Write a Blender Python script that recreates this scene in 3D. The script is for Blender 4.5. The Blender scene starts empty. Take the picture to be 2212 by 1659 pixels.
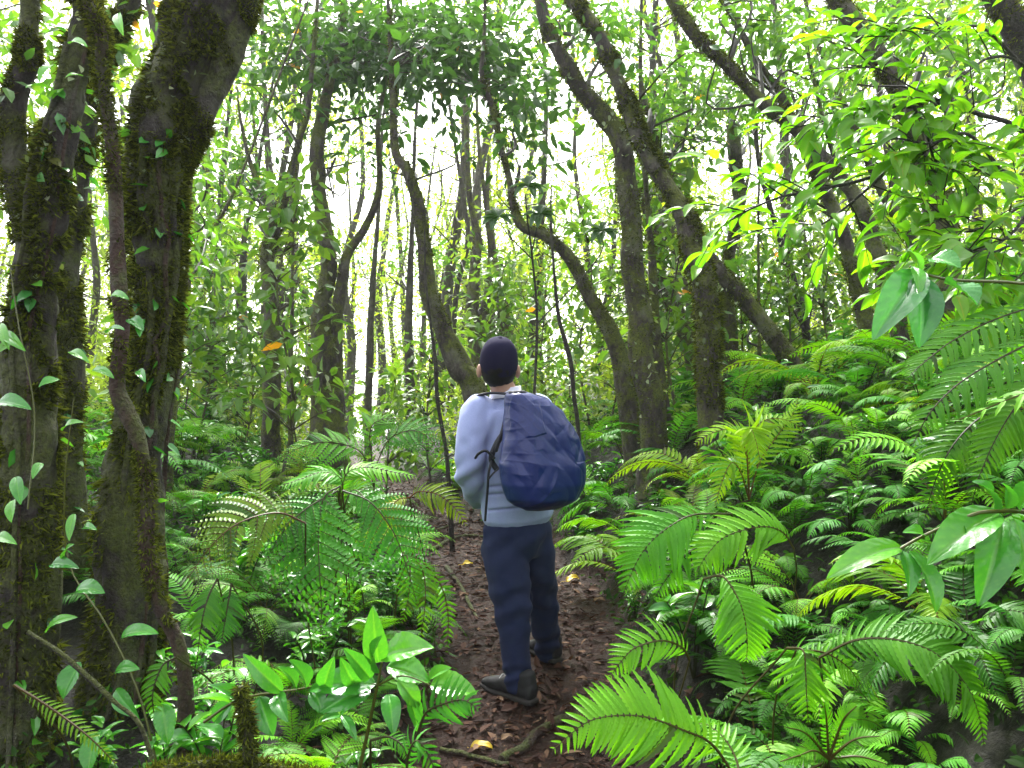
import bpy, math, random
import numpy as np
from mathutils import Vector, Euler

rng = np.random.default_rng(7)
random.seed(7)
sc = bpy.context.scene
COL = sc.collection
R = math.radians

# ------------------------------------------------------------------ camera, sky, sun, exposure
CAM_Z = 1.6
PITCH = R(5.0)
FPX = 1663.0                      # focal length in pixels of a 2212 px wide picture
cd = bpy.data.cameras.new('camera')
cam = bpy.data.objects.new('camera', cd)
COL.objects.link(cam)
cam.location = (0, 0, CAM_Z)
cam.rotation_euler = (R(90) + PITCH, 0, 0)
cd.sensor_width = 36.0
cd.lens = FPX / 2212 * 36.0
cd.clip_start = 0.05
cd.clip_end = 1000
sc.camera = cam

SUN_EL, SUN_AZ = R(56), R(-14)     # azimuth from +Y, to the left
w = bpy.data.worlds.new('World')
sc.world = w
w.use_nodes = True
nt = w.node_tree
bg = nt.nodes['Background']
sky = nt.nodes.new('ShaderNodeTexSky')
sky.sky_type = 'NISHITA'
sky.sun_disc = False
sky.sun_elevation = SUN_EL
sky.sun_rotation = SUN_AZ
sky.dust_density = 5.0
sky.air_density = 1.0
hs = nt.nodes.new('ShaderNodeHueSaturation')
hs.inputs['Saturation'].default_value = 0.22
nt.links.new(sky.outputs[0], hs.inputs['Color'])
nt.links.new(hs.outputs[0], bg.inputs['Color'])
bg.inputs['Strength'].default_value = 0.125

sl = bpy.data.lights.new('sun', 'SUN')
sl.energy = 1.5
sl.angle = R(14)
sl.color = (1.0, 0.97, 0.92)
sun = bpy.data.objects.new('sun', sl)
COL.objects.link(sun)
sdir = Vector((math.sin(SUN_AZ) * math.cos(SUN_EL), math.cos(SUN_AZ) * math.cos(SUN_EL), math.sin(SUN_EL)))
sun.rotation_euler = sdir.to_track_quat('Z', 'Y').to_euler()
sun.location = (0, 0, 20)

sc.view_settings.view_transform = 'Standard'
sc.view_settings.look = 'None'
sc.view_settings.exposure = 2.8
sc.view_settings.gamma = 1
cy = sc.cycles
cy.use_denoising = True
cy.max_bounces = 7
cy.diffuse_bounces = 4
cy.glossy_bounces = 2
cy.transmission_bounces = 4
cy.transparent_max_bounces = 6
cy.volume_bounces = 1
cy.caustics_reflective = False
cy.caustics_refractive = False
cy.sample_clamp_indirect = 6.0

# ------------------------------------------------------------------ small maths
FW = np.array([0, math.cos(PITCH), math.sin(PITCH)])
UP = np.array([0, -math.sin(PITCH), math.cos(PITCH)])
RT = np.array([1.0, 0, 0])
CAM = np.array([0, 0, CAM_Z])
ZU = np.array([0, 0, 1.0])


def P(px, py, d):
    """the point at depth d seen at pixel (px, py) of the 2212x1659 photograph"""
    return CAM + d * (FW + (px - 1106) / FPX * RT - (py - 829.5) / FPX * UP)


def proj(p):
    q = np.atleast_2d(p) - CAM
    d = q @ FW
    dd = np.where(d > 0.05, d, 0.05)
    return 1106 + FPX * (q @ RT) / dd, 829.5 - FPX * (q @ UP) / dd, d


def nrm(v):
    v = np.asarray(v, float)
    return v / np.maximum(np.linalg.norm(v, axis=-1, keepdims=True), 1e-9)


def ss(x):
    x = np.clip(x, 0, 1)
    return x * x * (3 - 2 * x)


def _h(i, j, k, s):
    n = (i * 374761393 + j * 668265263 + k * 2147483647 + s * 1274126177) & 0xffffffff
    n = ((n ^ (n >> 13)) * 1274126177) & 0xffffffff
    return ((n ^ (n >> 16)) & 0xffff) / 65535.0


def vnoise(p, scale=1.0, seed=0):
    p = np.atleast_2d(p) * scale
    i = np.floor(p).astype(np.int64)
    f = p - i
    f = f * f * (3 - 2 * f)
    out = 0
    for a in (0, 1):
        for b in (0, 1):
            for c in (0, 1):
                wgt = (f[:, 0] if a else 1 - f[:, 0]) * (f[:, 1] if b else 1 - f[:, 1]) * (f[:, 2] if c else 1 - f[:, 2])
                out = out + wgt * _h(i[:, 0] + a, i[:, 1] + b, i[:, 2] + c, seed)
    return out * 2 - 1


def catmull(pts, n):
    pts = np.asarray(pts, float)
    m = len(pts)
    if m == 2:
        t = np.linspace(0, 1, n)[:, None]
        return pts[0] * (1 - t) + pts[1] * t
    ext = np.vstack([2 * pts[0] - pts[1], pts, 2 * pts[-1] - pts[-2]])
    u = np.linspace(0, m - 1 - 1e-6, n)
    k = u.astype(int)
    t = (u - k)[:, None]
    p0, p1, p2, p3 = ext[k], ext[k + 1], ext[k + 2], ext[k + 3]
    return 0.5 * (2 * p1 + (p2 - p0) * t + (2 * p0 - 5 * p1 + 4 * p2 - p3) * t ** 2 + (3 * p1 - p0 - 3 * p2 + p3) * t ** 3)


# ------------------------------------------------------------------ mesh helpers
class MB:
    def __init__(self):
        self.V, self.F, self.T, self.n = [], [], [], 0

    def add(self, V, F, tint=0.5):
        V = np.asarray(V, float).reshape(-1, 3)
        F = np.asarray(F, np.int64)
        if not len(V) or not len(F):
            return
        self.V.append(V)
        self.F.append(F + self.n)
        t = np.empty(len(V))
        t[:] = tint
        self.T.append(t)
        self.n += len(V)

    def mesh(self, name, off=None, smooth=False):
        me = bpy.data.meshes.new(name)
        V = np.vstack(self.V)
        if off is not None:
            V = V - np.asarray(off)
        lv = np.concatenate([f.ravel() for f in self.F])
        lt = np.concatenate([np.full(len(f), f.shape[1]) for f in self.F])
        ls = np.concatenate([[0], np.cumsum(lt)[:-1]])
        me.vertices.add(len(V))
        me.vertices.foreach_set('co', V.astype(np.float32).ravel())
        me.loops.add(len(lv))
        me.loops.foreach_set('vertex_index', lv.astype(np.int32))
        me.polygons.add(len(lt))
        me.polygons.foreach_set('loop_start', ls.astype(np.int32))
        me.polygons.foreach_set('loop_total', lt.astype(np.int32))
        me.polygons.foreach_set('use_smooth', np.full(len(lt), smooth))
        a = me.attributes.new('tint', 'FLOAT', 'POINT')
        a.data.foreach_set('value', np.concatenate(self.T).astype(np.float32))
        me.update(calc_edges=True)
        return me


def tag(o, label=None, cat=None, group=None, kind=None):
    if label: o['label'] = label
    if cat: o['category'] = cat
    if group: o['group'] = group
    if kind: o['kind'] = kind
    return o


def thing(name, label, cat, loc=(0, 0, 0), group=None):
    o = bpy.data.objects.new(name, None)
    o.empty_display_size = 0.1
    COL.objects.link(o)
    o.location = Vector([float(c) for c in loc])
    return tag(o, label, cat, group)


def put(name, mb, mat, root=None, smooth=False, origin=None, color=None):
    """link a mesh; a part keeps its place relative to its thing"""
    off = None
    if root is not None:
        r, off = root, np.zeros(3)
        while r is not None:
            off = off + np.array(r.location)
            r = r.parent
    elif origin is not None:
        off = np.asarray(origin, float)
    me = mb.mesh(name, off, smooth) if isinstance(mb, MB) else mb
    me.materials.append(mat)
    o = bpy.data.objects.new(name, me)
    COL.objects.link(o)
    if root is not None:
        o.parent = root
    elif origin is not None:
        o.location = Vector([float(c) for c in origin])
    if color is not None:
        o.color = color
    return o


def copy_thing(root, loc, rz=0, s=1.0, rx=0, ry=0, color=None, label=None, group=None):
    c = root.copy()
    COL.objects.link(c)
    c.location = Vector([float(q) for q in loc])
    c.rotation_euler = (rx, ry, rz)
    c.scale = (s, s, s)
    if label: c['label'] = label
    if group: c['group'] = group
    for ch in root.children:
        d = ch.copy()
        COL.objects.link(d)
        d.parent = c
        if color is not None: d.color = color
    return c


def frames(C):
    T = nrm(np.gradient(C, axis=0))
    N = np.zeros_like(C)
    ref = np.array([1.0, 0, 0]) if abs(T[0][0]) < 0.8 else np.array([0, 1.0, 0])
    n = nrm(ref - T[0] * (ref @ T[0]))
    for i in range(len(C)):
        n = nrm(n - T[i] * (n @ T[i]))
        N[i] = n
    return T, N, np.cross(T, N)


def tube(mb, C, rad, sides=10, bump=0.0, bscale=8.0, seed=0, tint=0.5, caps=True):
    C = np.asarray(C, float)
    rad = np.broadcast_to(np.asarray(rad, float), (len(C),))
    T, N, B = frames(C)
    a = np.linspace(0, 2 * math.pi, sides, endpoint=False)
    ring = np.cos(a)[None, :, None] * N[:, None] + np.sin(a)[None, :, None] * B[:, None]
    V = C[:, None] + ring * rad[:, None, None]
    if bump:
        Q = V.reshape(-1, 3) * np.array([1, 1, .45])
        nz = (vnoise(Q, bscale, seed) + .6 * vnoise(Q, bscale * 2.3, seed + 5) + (.45 * vnoise(Q, bscale * 5.5, seed + 6) if sides > 30 else 0)).reshape(len(C), sides)
        V = C[:, None] + ring * (rad[:, None] * (1 + bump * nz))[..., None]
    V = V.reshape(-1, 3)
    i = np.arange(len(C) - 1)[:, None] * sides
    j = np.arange(sides)[None, :]
    j2 = (j + 1) % sides
    F = np.stack([i + j, i + j2, i + sides + j2, i + sides + j], -1).reshape(-1, 4)
    mb.add(V, F, tint)
    if caps:
        k = mb.n
        V2 = np.vstack([C[0], C[-1], V[:sides], V[-sides:]])
        F2 = [[0, 2 + (q + 1) % sides, 2 + q] for q in range(sides)] + [[1, 2 + sides + q, 2 + sides + (q + 1) % sides] for q in range(sides)]
        mb.add(V2, F2, tint)


LEAF_UV = np.array([[0, 0], [.3, 1], [.65, .8], [1, 0], [.65, -.8], [.3, -1], [.3, 0], [.65, 0]])
LEAF_F = np.array([[0, 5, 6], [5, 4, 7], [5, 7, 6], [4, 3, 7], [0, 6, 1], [6, 2, 1], [6, 7, 2], [7, 3, 2]])


def leaf_cloud(mb, pos, dr, nn, L, Wd, tint, simple=False, droop=0.15, fold=0.25):
    pos = np.asarray(pos, float)
    n = len(pos)
    if n == 0: return
    dr = nrm(dr)
    sd = nrm(np.cross(dr, nn))
    nn = np.cross(sd, dr)
    L = np.broadcast_to(L, (n,))
    Wd = np.broadcast_to(Wd, (n,))
    tint = np.broadcast_to(tint, (n,))
    if simple:
        uv = np.array([[0, 0], [.42, 1], [1, 0], [.42, -1]])
        F = np.array([[0, 3, 2], [0, 2, 1]])
    else:
        uv, F = LEAF_UV, LEAF_F
    u = uv[:, 0][None, :, None]
    v = uv[:, 1][None, :, None]
    V = (pos[:, None] + dr[:, None] * u * L[:, None, None] + sd[:, None] * v * (Wd[:, None, None] / 2)
         + nn[:, None] * (np.abs(v) * fold * Wd[:, None, None] / 2 - droop * u ** 2 * L[:, None, None]))
    k = uv.shape[0]
    FF = (F[None] + (np.arange(n) * k)[:, None, None]).reshape(-1, 3)
    mb.add(V.reshape(-1, 3), FF, np.repeat(tint, k))


def rdir(n, up=0.0, spread=1.0):
    v = rng.normal(size=(n, 3)) * spread
    v[:, 2] += up
    return nrm(v)


# ------------------------------------------------------------------ materials
def newmat(name):
    m = bpy.data.materials.new(name)
    m.use_nodes = True
    return m, m.node_tree, m.node_tree.nodes['Principled BSDF'], m.node_tree.nodes['Material Output']


def ramp(nt, stops):
    r = nt.nodes.new('ShaderNodeValToRGB')
    e = r.color_ramp.elements
    while len(e) > 1: e.remove(e[-1])
    e[0].position, e[0].color = stops[0][0], (*stops[0][1], 1)
    for p, c in stops[1:]:
        q = e.new(p)
        q.color = (*c, 1)
    return r


def noise(nt, scale, detail=4, rough=0.6, coord=None, dist=0.0):
    n = nt.nodes.new('ShaderNodeTexNoise')
    n.inputs['Scale'].default_value = scale
    n.inputs['Detail'].default_value = detail
    n.inputs['Roughness'].default_value = rough
    n.inputs['Distortion'].default_value = dist
    if coord is not None: nt.links.new(coord, n.inputs['Vector'])
    return n


def bumpn(nt, h, strength, dist, b):
    bp = nt.nodes.new('ShaderNodeBump')
    bp.inputs['Strength'].default_value = strength
    bp.inputs['Distance'].default_value = dist
    nt.links.new(h, bp.inputs['Height'])
    nt.links.new(bp.outputs[0], b.inputs['Normal'])
    return bp


def leafmat(name, stops, rough=0.38, trans=0.35, tcol=(1.0, 1.0, .35), spec=0.5, vein=False):
    m, nt, b, out = newmat(name)
    at = nt.nodes.new('ShaderNodeAttribute')
    at.attribute_name = 'tint'
    r = ramp(nt, stops)
    nt.links.new(at.outputs['Fac'], r.inputs[0])
    oi = nt.nodes.new('ShaderNodeObjectInfo')
    mx = nt.nodes.new('ShaderNodeMix')
    mx.data_type = 'RGBA'
    mx.blend_type = 'MULTIPLY'
    mx.inputs['Factor'].default_value = 1
    nt.links.new(r.outputs[0], mx.inputs['A'])
    nt.links.new(oi.outputs['Color'], mx.inputs['B'])
    tc = nt.nodes.new('ShaderNodeTexCoord')
    nz = noise(nt, 14, 3, .6, tc.outputs['Object'])
    mr = nt.nodes.new('ShaderNodeMapRange')
    mr.inputs['To Min'].default_value = .72
    mr.inputs['To Max'].default_value = 1.25
    nt.links.new(nz.outputs['Fac'], mr.inputs[0])
    m2 = nt.nodes.new('ShaderNodeMix')
    m2.data_type = 'RGBA'
    m2.blend_type = 'MULTIPLY'
    m2.inputs['Factor'].default_value = 1
    nt.links.new(mx.outputs['Result'], m2.inputs['A'])
    nt.links.new(mr.outputs[0], m2.inputs['B'])
    nt.links.new(m2.outputs['Result'], b.inputs['Base Color'])
    b.inputs['Roughness'].default_value = rough
    b.inputs['Specular IOR Level'].default_value = spec
    if vein:
        n2 = noise(nt, 60, 3, .6, tc.outputs['Object'])
        bumpn(nt, n2.outputs['Fac'], .35, .004, b)
    tr = nt.nodes.new('ShaderNodeBsdfTranslucent')
    m3 = nt.nodes.new('ShaderNodeMix')
    m3.data_type = 'RGBA'
    m3.blend_type = 'MULTIPLY'
    m3.inputs['Factor'].default_value = 1
    nt.links.new(m2.outputs['Result'], m3.inputs['A'])
    m3.inputs['B'].default_value = (tcol[0] * 1.6, tcol[1] * 1.6, tcol[2] * 1.6, 1)
    nt.links.new(m3.outputs['Result'], tr.inputs['Color'])
    ms = nt.nodes.new('ShaderNodeMixShader')
    ms.inputs[0].default_value = trans
    nt.links.new(b.outputs[0], ms.inputs[1])
    nt.links.new(tr.outputs[0], ms.inputs[2])
    nt.links.new(ms.outputs[0], out.inputs['Surface'])
    return m


STEM = (0.05, 0.045, 0.012)
M = {}
M['fern'] = leafmat('fern_leaf', [(0, STEM), (.04, STEM), (.06, (.022, .105, .008)), (.5, (.045, .19, .009)), (1, (.11, .3, .01))], .5, .36, spec=.28)
M['crown'] = leafmat('canopy_leaf', [(0, (.03, .025, .015)), (.04, (.03, .025, .015)), (.06, (.025, .07, .015)), (.5, (.05, .14, .025)), (.97, (.11, .23, .025)), (.985, (.5, .33, .02)), (1, (.5, .25, .02))], .35, .42)
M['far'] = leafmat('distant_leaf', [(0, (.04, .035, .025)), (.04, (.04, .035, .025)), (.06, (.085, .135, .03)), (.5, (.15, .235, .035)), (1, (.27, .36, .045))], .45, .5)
M['broad'] = leafmat('glossy_leaf', [(0, (.09, .1, .02)), (.04, (.09, .1, .02)), (.06, (.03, .15, .03)), (.5, (.05, .24, .025)), (1, (.12, .34, .03))], .22, .3, vein=True, spec=.6)
M['shrub'] = leafmat('shrub_leaf', [(0, (.03, .025, .015)), (.04, (.03, .025, .015)), (.06, (.06, .17, .012)), (.5, (.11, .27, .01)), (.95, (.17, .34, .012)), (1, (.3, .32, .02))], .36, .6, tcol=(.85, 1, .3), spec=.5)
M['cover'] = leafmat('ground_leaf', [(0, (.03, .03, .015)), (.05, (.014, .03, .006)), (.5, (.028, .095, .01)), (1, (.085, .21, .018))], .6, .3, spec=.12)
M['pale'] = leafmat('pale_climber_leaf', [(0, (.07, .1, .03)), (.5, (.2, .27, .12)), (1, (.38, .42, .25))], .4, .3)
M['moss'] = leafmat('moss', [(0, (.018, .018, .005)), (.5, (.05, .066, .009)), (1, (.15, .18, .018))], .9, .25, spec=.1)
M['yellow'] = leafmat('yellow_leaf', [(0, (.55, .36, .02)), (1, (.7, .5, .04))], .4, .25)
M['litter'] = leafmat('dead_leaf', [(0, (.03, .016, .012)), (.5, (.06, .028, .018)), (.85, (.105, .055, .034)), (1, (.22, .14, .085))], .7, .1, tcol=(1, .8, .5), spec=.12)


def barkmat(name, moss=0.5, dark=(.007, .005, .004), light=(.036, .026, .021), mossc=(.065, .078, .01), grey=(.1, .09, .08)):
    m, nt, b, out = newmat(name)
    tc = nt.nodes.new('ShaderNodeTexCoord')
    mp = nt.nodes.new('ShaderNodeMapping')
    mp.inputs['Scale'].default_value = (1, 1, .35)
    nt.links.new(tc.outputs['Object'], mp.inputs[0])
    n1 = noise(nt, 22, 6, .7, mp.outputs[0], .6)
    r1 = ramp(nt, [(.3, dark), (.55, light), (.75, grey)])
    nt.links.new(n1.outputs['Fac'], r1.inputs[0])
    n2 = noise(nt, 5, 7, .72, tc.outputs['Object'])
    geo = nt.nodes.new('ShaderNodeNewGeometry')
    sx = nt.nodes.new('ShaderNodeSeparateXYZ')
    nt.links.new(geo.outputs['Normal'], sx.inputs[0])
    ad = nt.nodes.new('ShaderNodeMath')
    ad.operation = 'MULTIPLY_ADD'
    ad.inputs[1].default_value = .18
    nt.links.new(sx.outputs['Z'], ad.inputs[0])
    nt.links.new(n2.outputs['Fac'], ad.inputs[2])
    r2 = ramp(nt, [(.62 - .25 * moss, (0, 0, 0)), (.74 - .25 * moss, (1, 1, 1))])
    nt.links.new(ad.outputs[0], r2.inputs[0])
    n3 = noise(nt, 70, 3, .7, tc.outputs['Object'])
    r3 = ramp(nt, [(.3, tuple(c * .45 for c in mossc)), (.7, tuple(c * 1.5 for c in mossc))])
    nt.links.new(n3.outputs['Fac'], r3.inputs[0])
    mx = nt.nodes.new('ShaderNodeMix')
    mx.data_type = 'RGBA'
    nt.links.new(r2.outputs[0], mx.inputs['Factor'])
    nt.links.new(r1.outputs[0], mx.inputs['A'])
    nt.links.new(r3.outputs[0], mx.inputs['B'])
    nt.links.new(mx.outputs['Result'], b.inputs['Base Color'])
    n4 = noise(nt, 2.6, 6, .7, tc.outputs['Object'])
    r5 = ramp(nt, [(.54, (0, 0, 0)), (.66, (.65, .65, .65))])
    nt.links.new(n4.outputs['Fac'], r5.inputs[0])
    ml = nt.nodes.new('ShaderNodeMix')
    ml.data_type = 'RGBA'
    nt.links.new(r5.outputs[0], ml.inputs['Factor'])
    nt.links.new(mx.outputs['Result'], ml.inputs['A'])
    ml.inputs['B'].default_value = (grey[0] * 1.1, grey[1] * 1.15, grey[2] * .95, 1)
    nt.links.new(ml.outputs['Result'], b.inputs['Base Color'])
    b.inputs['Roughness'].default_value = .8
    mh = nt.nodes.new('ShaderNodeMath')
    mh.operation = 'ADD'
    nt.links.new(n1.outputs['Fac'], mh.inputs[0])
    nt.links.new(n3.outputs['Fac'], mh.inputs[1])
    bumpn(nt, mh.outputs[0], 1.0, .035, b)
    return m


M['bark_near'] = barkmat('near_bark', .85)
M['bark'] = barkmat('bark', .72, dark=(.014, .01, .009), light=(.07, .053, .046), mossc=(.11, .13, .015), grey=(.19, .17, .16))
M['bark_clean'] = barkmat('dark_bark', .1, dark=(.008, .006, .005), light=(.03, .022, .019))
M['bark_red'] = barkmat('reddish_bark', .45, dark=(.014, .006, .004), light=(.06, .028, .017))
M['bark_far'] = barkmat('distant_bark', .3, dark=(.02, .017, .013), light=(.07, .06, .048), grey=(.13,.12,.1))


def soilmat():
    m, nt, b, out = newmat('soil')
    tc = nt.nodes.new('ShaderNodeTexCoord')
    n1 = noise(nt, 3, 8, .7, tc.outputs['Object'])
    n2 = noise(nt, 28, 6, .75, tc.outputs['Object'], .8)
    r1 = ramp(nt, [(.3, (.009, .0045, .003)), (.5, (.036, .018, .0115)), (.72, (.078, .042, .028))])
    mh = nt.nodes.new('ShaderNodeMix')
    mh.data_type = 'FLOAT'
    mh.inputs['Factor'].default_value = .55
    nt.links.new(n1.outputs['Fac'], mh.inputs['A'])
    nt.links.new(n2.outputs['Fac'], mh.inputs['B'])
    nt.links.new(mh.outputs[0], r1.inputs[0])
    at = nt.nodes.new('ShaderNodeAttribute')
    at.attribute_name = 'tint'            # 1 on the trodden path, 0 on mossy humus, darkened to paint in shade between plants
    mx = nt.nodes.new('ShaderNodeMix')
    mx.data_type = 'RGBA'
    n3 = noise(nt, 40, 5, .7, tc.outputs['Object'])
    r3 = ramp(nt, [(.35, (.004, .004, .002)), (.6, (.011, .012, .004)), (.75, (.024, .03, .006))])
    nt.links.new(n3.outputs['Fac'], r3.inputs[0])
    nt.links.new(at.outputs['Fac'], mx.inputs['Factor'])
    nt.links.new(r3.outputs[0], mx.inputs['A'])
    nt.links.new(r1.outputs[0], mx.inputs['B'])
    nt.links.new(mx.outputs['Result'], b.inputs['Base Color'])
    r4 = ramp(nt, [(.35, (.35, .35, .35)), (.65, (.85, .85, .85))])
    nt.links.new(n2.outputs['Fac'], r4.inputs[0])
    nt.links.new(r4.outputs[0], b.inputs['Roughness'])
    bumpn(nt, n2.outputs['Fac'], 1.0, .03, b)
    b.inputs['Specular IOR Level'].default_value = .22
    return m


M['soil'] = soilmat()


def clothmat(name, c1, c2, rough=.85, scale=300, crease_shade=None, sheen=.2):
    m, nt, b, out = newmat(name)
    tc = nt.nodes.new('ShaderNodeTexCoord')
    n1 = noise(nt, scale, 2, .6, tc.outputs['Object'])
    n2 = noise(nt, 9, 4, .6, tc.outputs['Object'])
    mh = nt.nodes.new('ShaderNodeMix')
    mh.data_type = 'FLOAT'
    mh.inputs['Factor'].default_value = .5
    nt.links.new(n1.outputs['Fac'], mh.inputs['A'])
    nt.links.new(n2.outputs['Fac'], mh.inputs['B'])
    r = ramp(nt, [(.3, c1), (.7, c2)])
    nt.links.new(mh.outputs[0], r.inputs[0])
    col = r.outputs[0]
    if crease_shade:
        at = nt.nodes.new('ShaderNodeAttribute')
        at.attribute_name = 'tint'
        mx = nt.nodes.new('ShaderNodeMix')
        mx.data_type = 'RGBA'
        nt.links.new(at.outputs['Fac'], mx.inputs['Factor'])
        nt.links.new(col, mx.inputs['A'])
        mx.inputs['B'].default_value = (*crease_shade, 1)  # shade of the sweater creases, mixed into the cloth colour
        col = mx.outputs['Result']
    nt.links.new(col, b.inputs['Base Color'])
    b.inputs['Roughness'].default_value = rough
    b.inputs['Sheen Weight'].default_value = sheen
    bumpn(nt, n1.outputs['Fac'], .25, .002, b)
    return m


M['sweater'] = clothmat('sweater_knit', (.235, .275, .49), (.3, .345, .58), .9, 260, crease_shade=(.1, .12, .24), sheen=.1)
M['trousers'] = clothmat('trouser_cloth', (.011, .017, .048), (.02, .027, .072), .9, 320, sheen=.03)
M['cap'] = clothmat('cap_cloth', (.005, .004, .02), (.009, .008, .03), .9, 350, sheen=0)
M['hair'] = clothmat('hair', (.003, .0025, .0025), (.006, .005, .005), .55, 200, sheen=0)
M['skin'] = clothmat('skin', (.36, .2, .14), (.42, .24, .17), .5, 60, sheen=0)
for k in ('cap', 'trousers', 'hair'):
    M[k].node_tree.nodes['Principled BSDF'].inputs['Specular IOR Level'].default_value = .12
M['shirt'] = clothmat('shirt_cloth', (.5, .5, .62), (.6, .6, .7), .8, 300)
M['shoe'] = clothmat('shoe', (.004, .004, .005), (.011, .01, .011), .75, 90, sheen=0)
M['sole'] = clothmat('shoe_sole', (.01, .008, .007), (.025, .02, .017), .8, 60, sheen=0)
M['lace'] = clothmat('shoe_lace', (.3, .3, .3), (.4, .4, .4), .8, 60)
M['strap'] = clothmat('strap_webbing', (.004, .005, .01), (.008, .009, .018), .6, 200, sheen=0)
M['nylon'] = clothmat('bag_nylon', (.004, .011, .075), (.008, .018, .11), .36, 120, sheen=0)
M['nylon'].node_tree.nodes['Principled BSDF'].inputs['Specular IOR Level'].default_value = .35

# ------------------------------------------------------------------ ground
PY = [-30, 2, 3.5, 4.6, 5.5, 6.3, 7.7, 9.7, 12, 16, 30, 80]
PX = [.1, .08, .08, .1, -.02, -.3, -.85, -1.6, -2.5, -3.4, -5, -8]


def poff(x, y):
    """signed distance to the middle of the path, with the path's changing width taken out"""
    s = np.asarray(x, float) - np.interp(y, PY, PX)
    return np.sign(s) * np.maximum(np.abs(s) - np.interp(y, [3.6, 5, 6.4, 8], [0, .17, .2, .05]), 0)



def terr(x, y):
    x = np.asarray(x, float)
    y = np.asarray(y, float)
    base = np.where(y < 14, .12 * y, 1.68 + .12 * 8 * (1 - np.exp(-(y - 14) / 8.0)) - .055 * np.maximum(y - 14, 0))
    base = np.maximum(base, -1.0)
    s = poff(x, y)
    hr = 1.0 * ss((s - .36) / 1.45) + .42 * np.clip(s - 1.45, 0, 4) + .2 * ss((s - .36) / .3)
    hr = hr * (1 - .5 * ss((y - 4.6) / 4.5))
    hl = (.3 * ss((-s - .42) / .28) + .5 * ss((-s - .7) / 1.8)) * (.3 + .7 * ss((y - 2.5) / 1.5))
    p = np.stack([x.ravel(), y.ravel(), np.zeros(x.size)], 1)
    nz = (.1 * vnoise(p, 1.1, 3) + .035 * vnoise(p, 4.2, 4) + .016 * vnoise(p, 11, 6) + .012 * vnoise(p, 21, 7)).reshape(x.shape)
    far = ss((np.hypot(x, y) - 14) / 20)
    flat = 1 - .6 * np.exp(-(s / .4) ** 2)
    return base + (hr + hl) * (1 - .6 * far) + nz * flat


def terr1(x, y):
    return float(terr(np.array([x]), np.array([y]))[0])


def G(px, py, lift=0.0):
    d = np.arange(1.2, 40, .01)
    q = CAM + d[:, None] * (FW + (px - 1106) / FPX * RT - (py - 829.5) / FPX * UP)
    below = q[:, 2] < terr(q[:, 0], q[:, 1])
    i = int(np.argmax(below)) if below.any() else len(d) - 1
    return q[i] + ZU * lift


def axis(lo, a, b, hi, fine, growth=1.16):
    mid = list(np.arange(a, b, fine))
    st, v, left = fine, a, []
    while v > lo:
        st *= growth
        v -= st
        left.append(v)
    st, v, right = fine, mid[-1], []
    while v < hi:
        st *= growth
        v += st
        right.append(v)
    return np.array(left[::-1] + mid + right)


gx = axis(-150, -1.6, 1.8, 150, .03)
gy = axis(-40, 2.2, 9.0, 200, .035)
X, Y = np.meshgrid(gx, gy)
Z = terr(X, Y)
mb = MB()
nx, ny = len(gx), len(gy)
ii = (np.arange(ny - 1)[:, None] * nx + np.arange(nx - 1)[None]).reshape(-1)
S = np.abs(poff(X, Y))
wob = .16 * vnoise(np.stack([X.ravel(), Y.ravel(), 0 * X.ravel()], 1), 3, 9).reshape(X.shape)
mb.add(np.stack([X, Y, Z], -1).reshape(-1, 3), np.stack([ii, ii + 1, ii + nx + 1, ii + nx], 1), (1 - ss((S + wob - .36) / .25)).ravel())
tag(put('ground', mb, M['soil'], smooth=True), 'dark earth of the forest slope with a trodden path', None, None, 'structure')

# ------------------------------------------------------------------ trees
SKYGAP = [(530, 280, 70, 90, .9), (610, 330, 50, 60, .7), (130, 110, 50, 80, .6), (705, 530, 45, 90, .8), (930, 300, 110, 110, .95),
          (1000, 400, 130, 90, .85), (1125, 70, 50, 70, .9), (1225, 215, 60, 70, .9), (1250, 320, 70, 90, .9), (1140, 340, 60, 60, .5),
          (770, 660, 60, 130, .55), (860, 480, 60, 100, .6), (1585, 70, 60, 50, .8), (1690, 110, 60, 50, .8), (1600, 350, 40, 110, .8),
          (1420, 110, 40, 60, .7), (1530, 360, 40, 90, .6), (1210, 790, 50, 90, .7), (1370, 480, 30, 90, .6), (620, 600, 40, 80, .5),
          (790, 230, 50, 50, .5), (990, 220, 60, 50, .6), (820, 790, 60, 90, .6), (1400, 20, 40, 40, .6), (1750, 480, 60, 60, .5)]


def keepmask(p, amount=1.0):
    px, py, d = proj(p)
    k = np.ones(len(px))
    for (a, b, rx, ry, s) in SKYGAP:
        k *= 1 - s * amount * np.exp(-(((px - a) / rx) ** 2 + ((py - b) / ry) ** 2) * .8)
    return rng.random(len(px)) < k


def clusters(mb, centers, nper, r, L, tint=(.1, .9), simple=False, up=.25, wr=.42, droop=.2):
    centers = np.asarray(centers)
    n = len(centers)
    if n == 0: return
    k = rng.integers(max(2, nper - 4), nper + 5, n)
    idx = np.repeat(np.arange(n), k)
    N = len(idx)
    base_t = rng.uniform(*tint, n)
    pos = centers[idx] + rng.normal(size=(N, 3)) * r * np.array([1, 1, .6])
    dr = nrm(pos - centers[idx]) + rng.normal(size=(N, 3)) * .5
    dr[:, 2] -= .25
    nn = rdir(N, 1.0 + up, .55)
    l = L * rng.uniform(.6, 1.3, N)
    leaf_cloud(mb, pos, dr, nn, l, l * wr * rng.uniform(.8, 1.2, N), np.where(rng.random(N) < .0025, 1.0, np.clip(base_t[idx] + rng.normal(size=N) * .13, .07, .965)), simple, droop)


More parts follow.
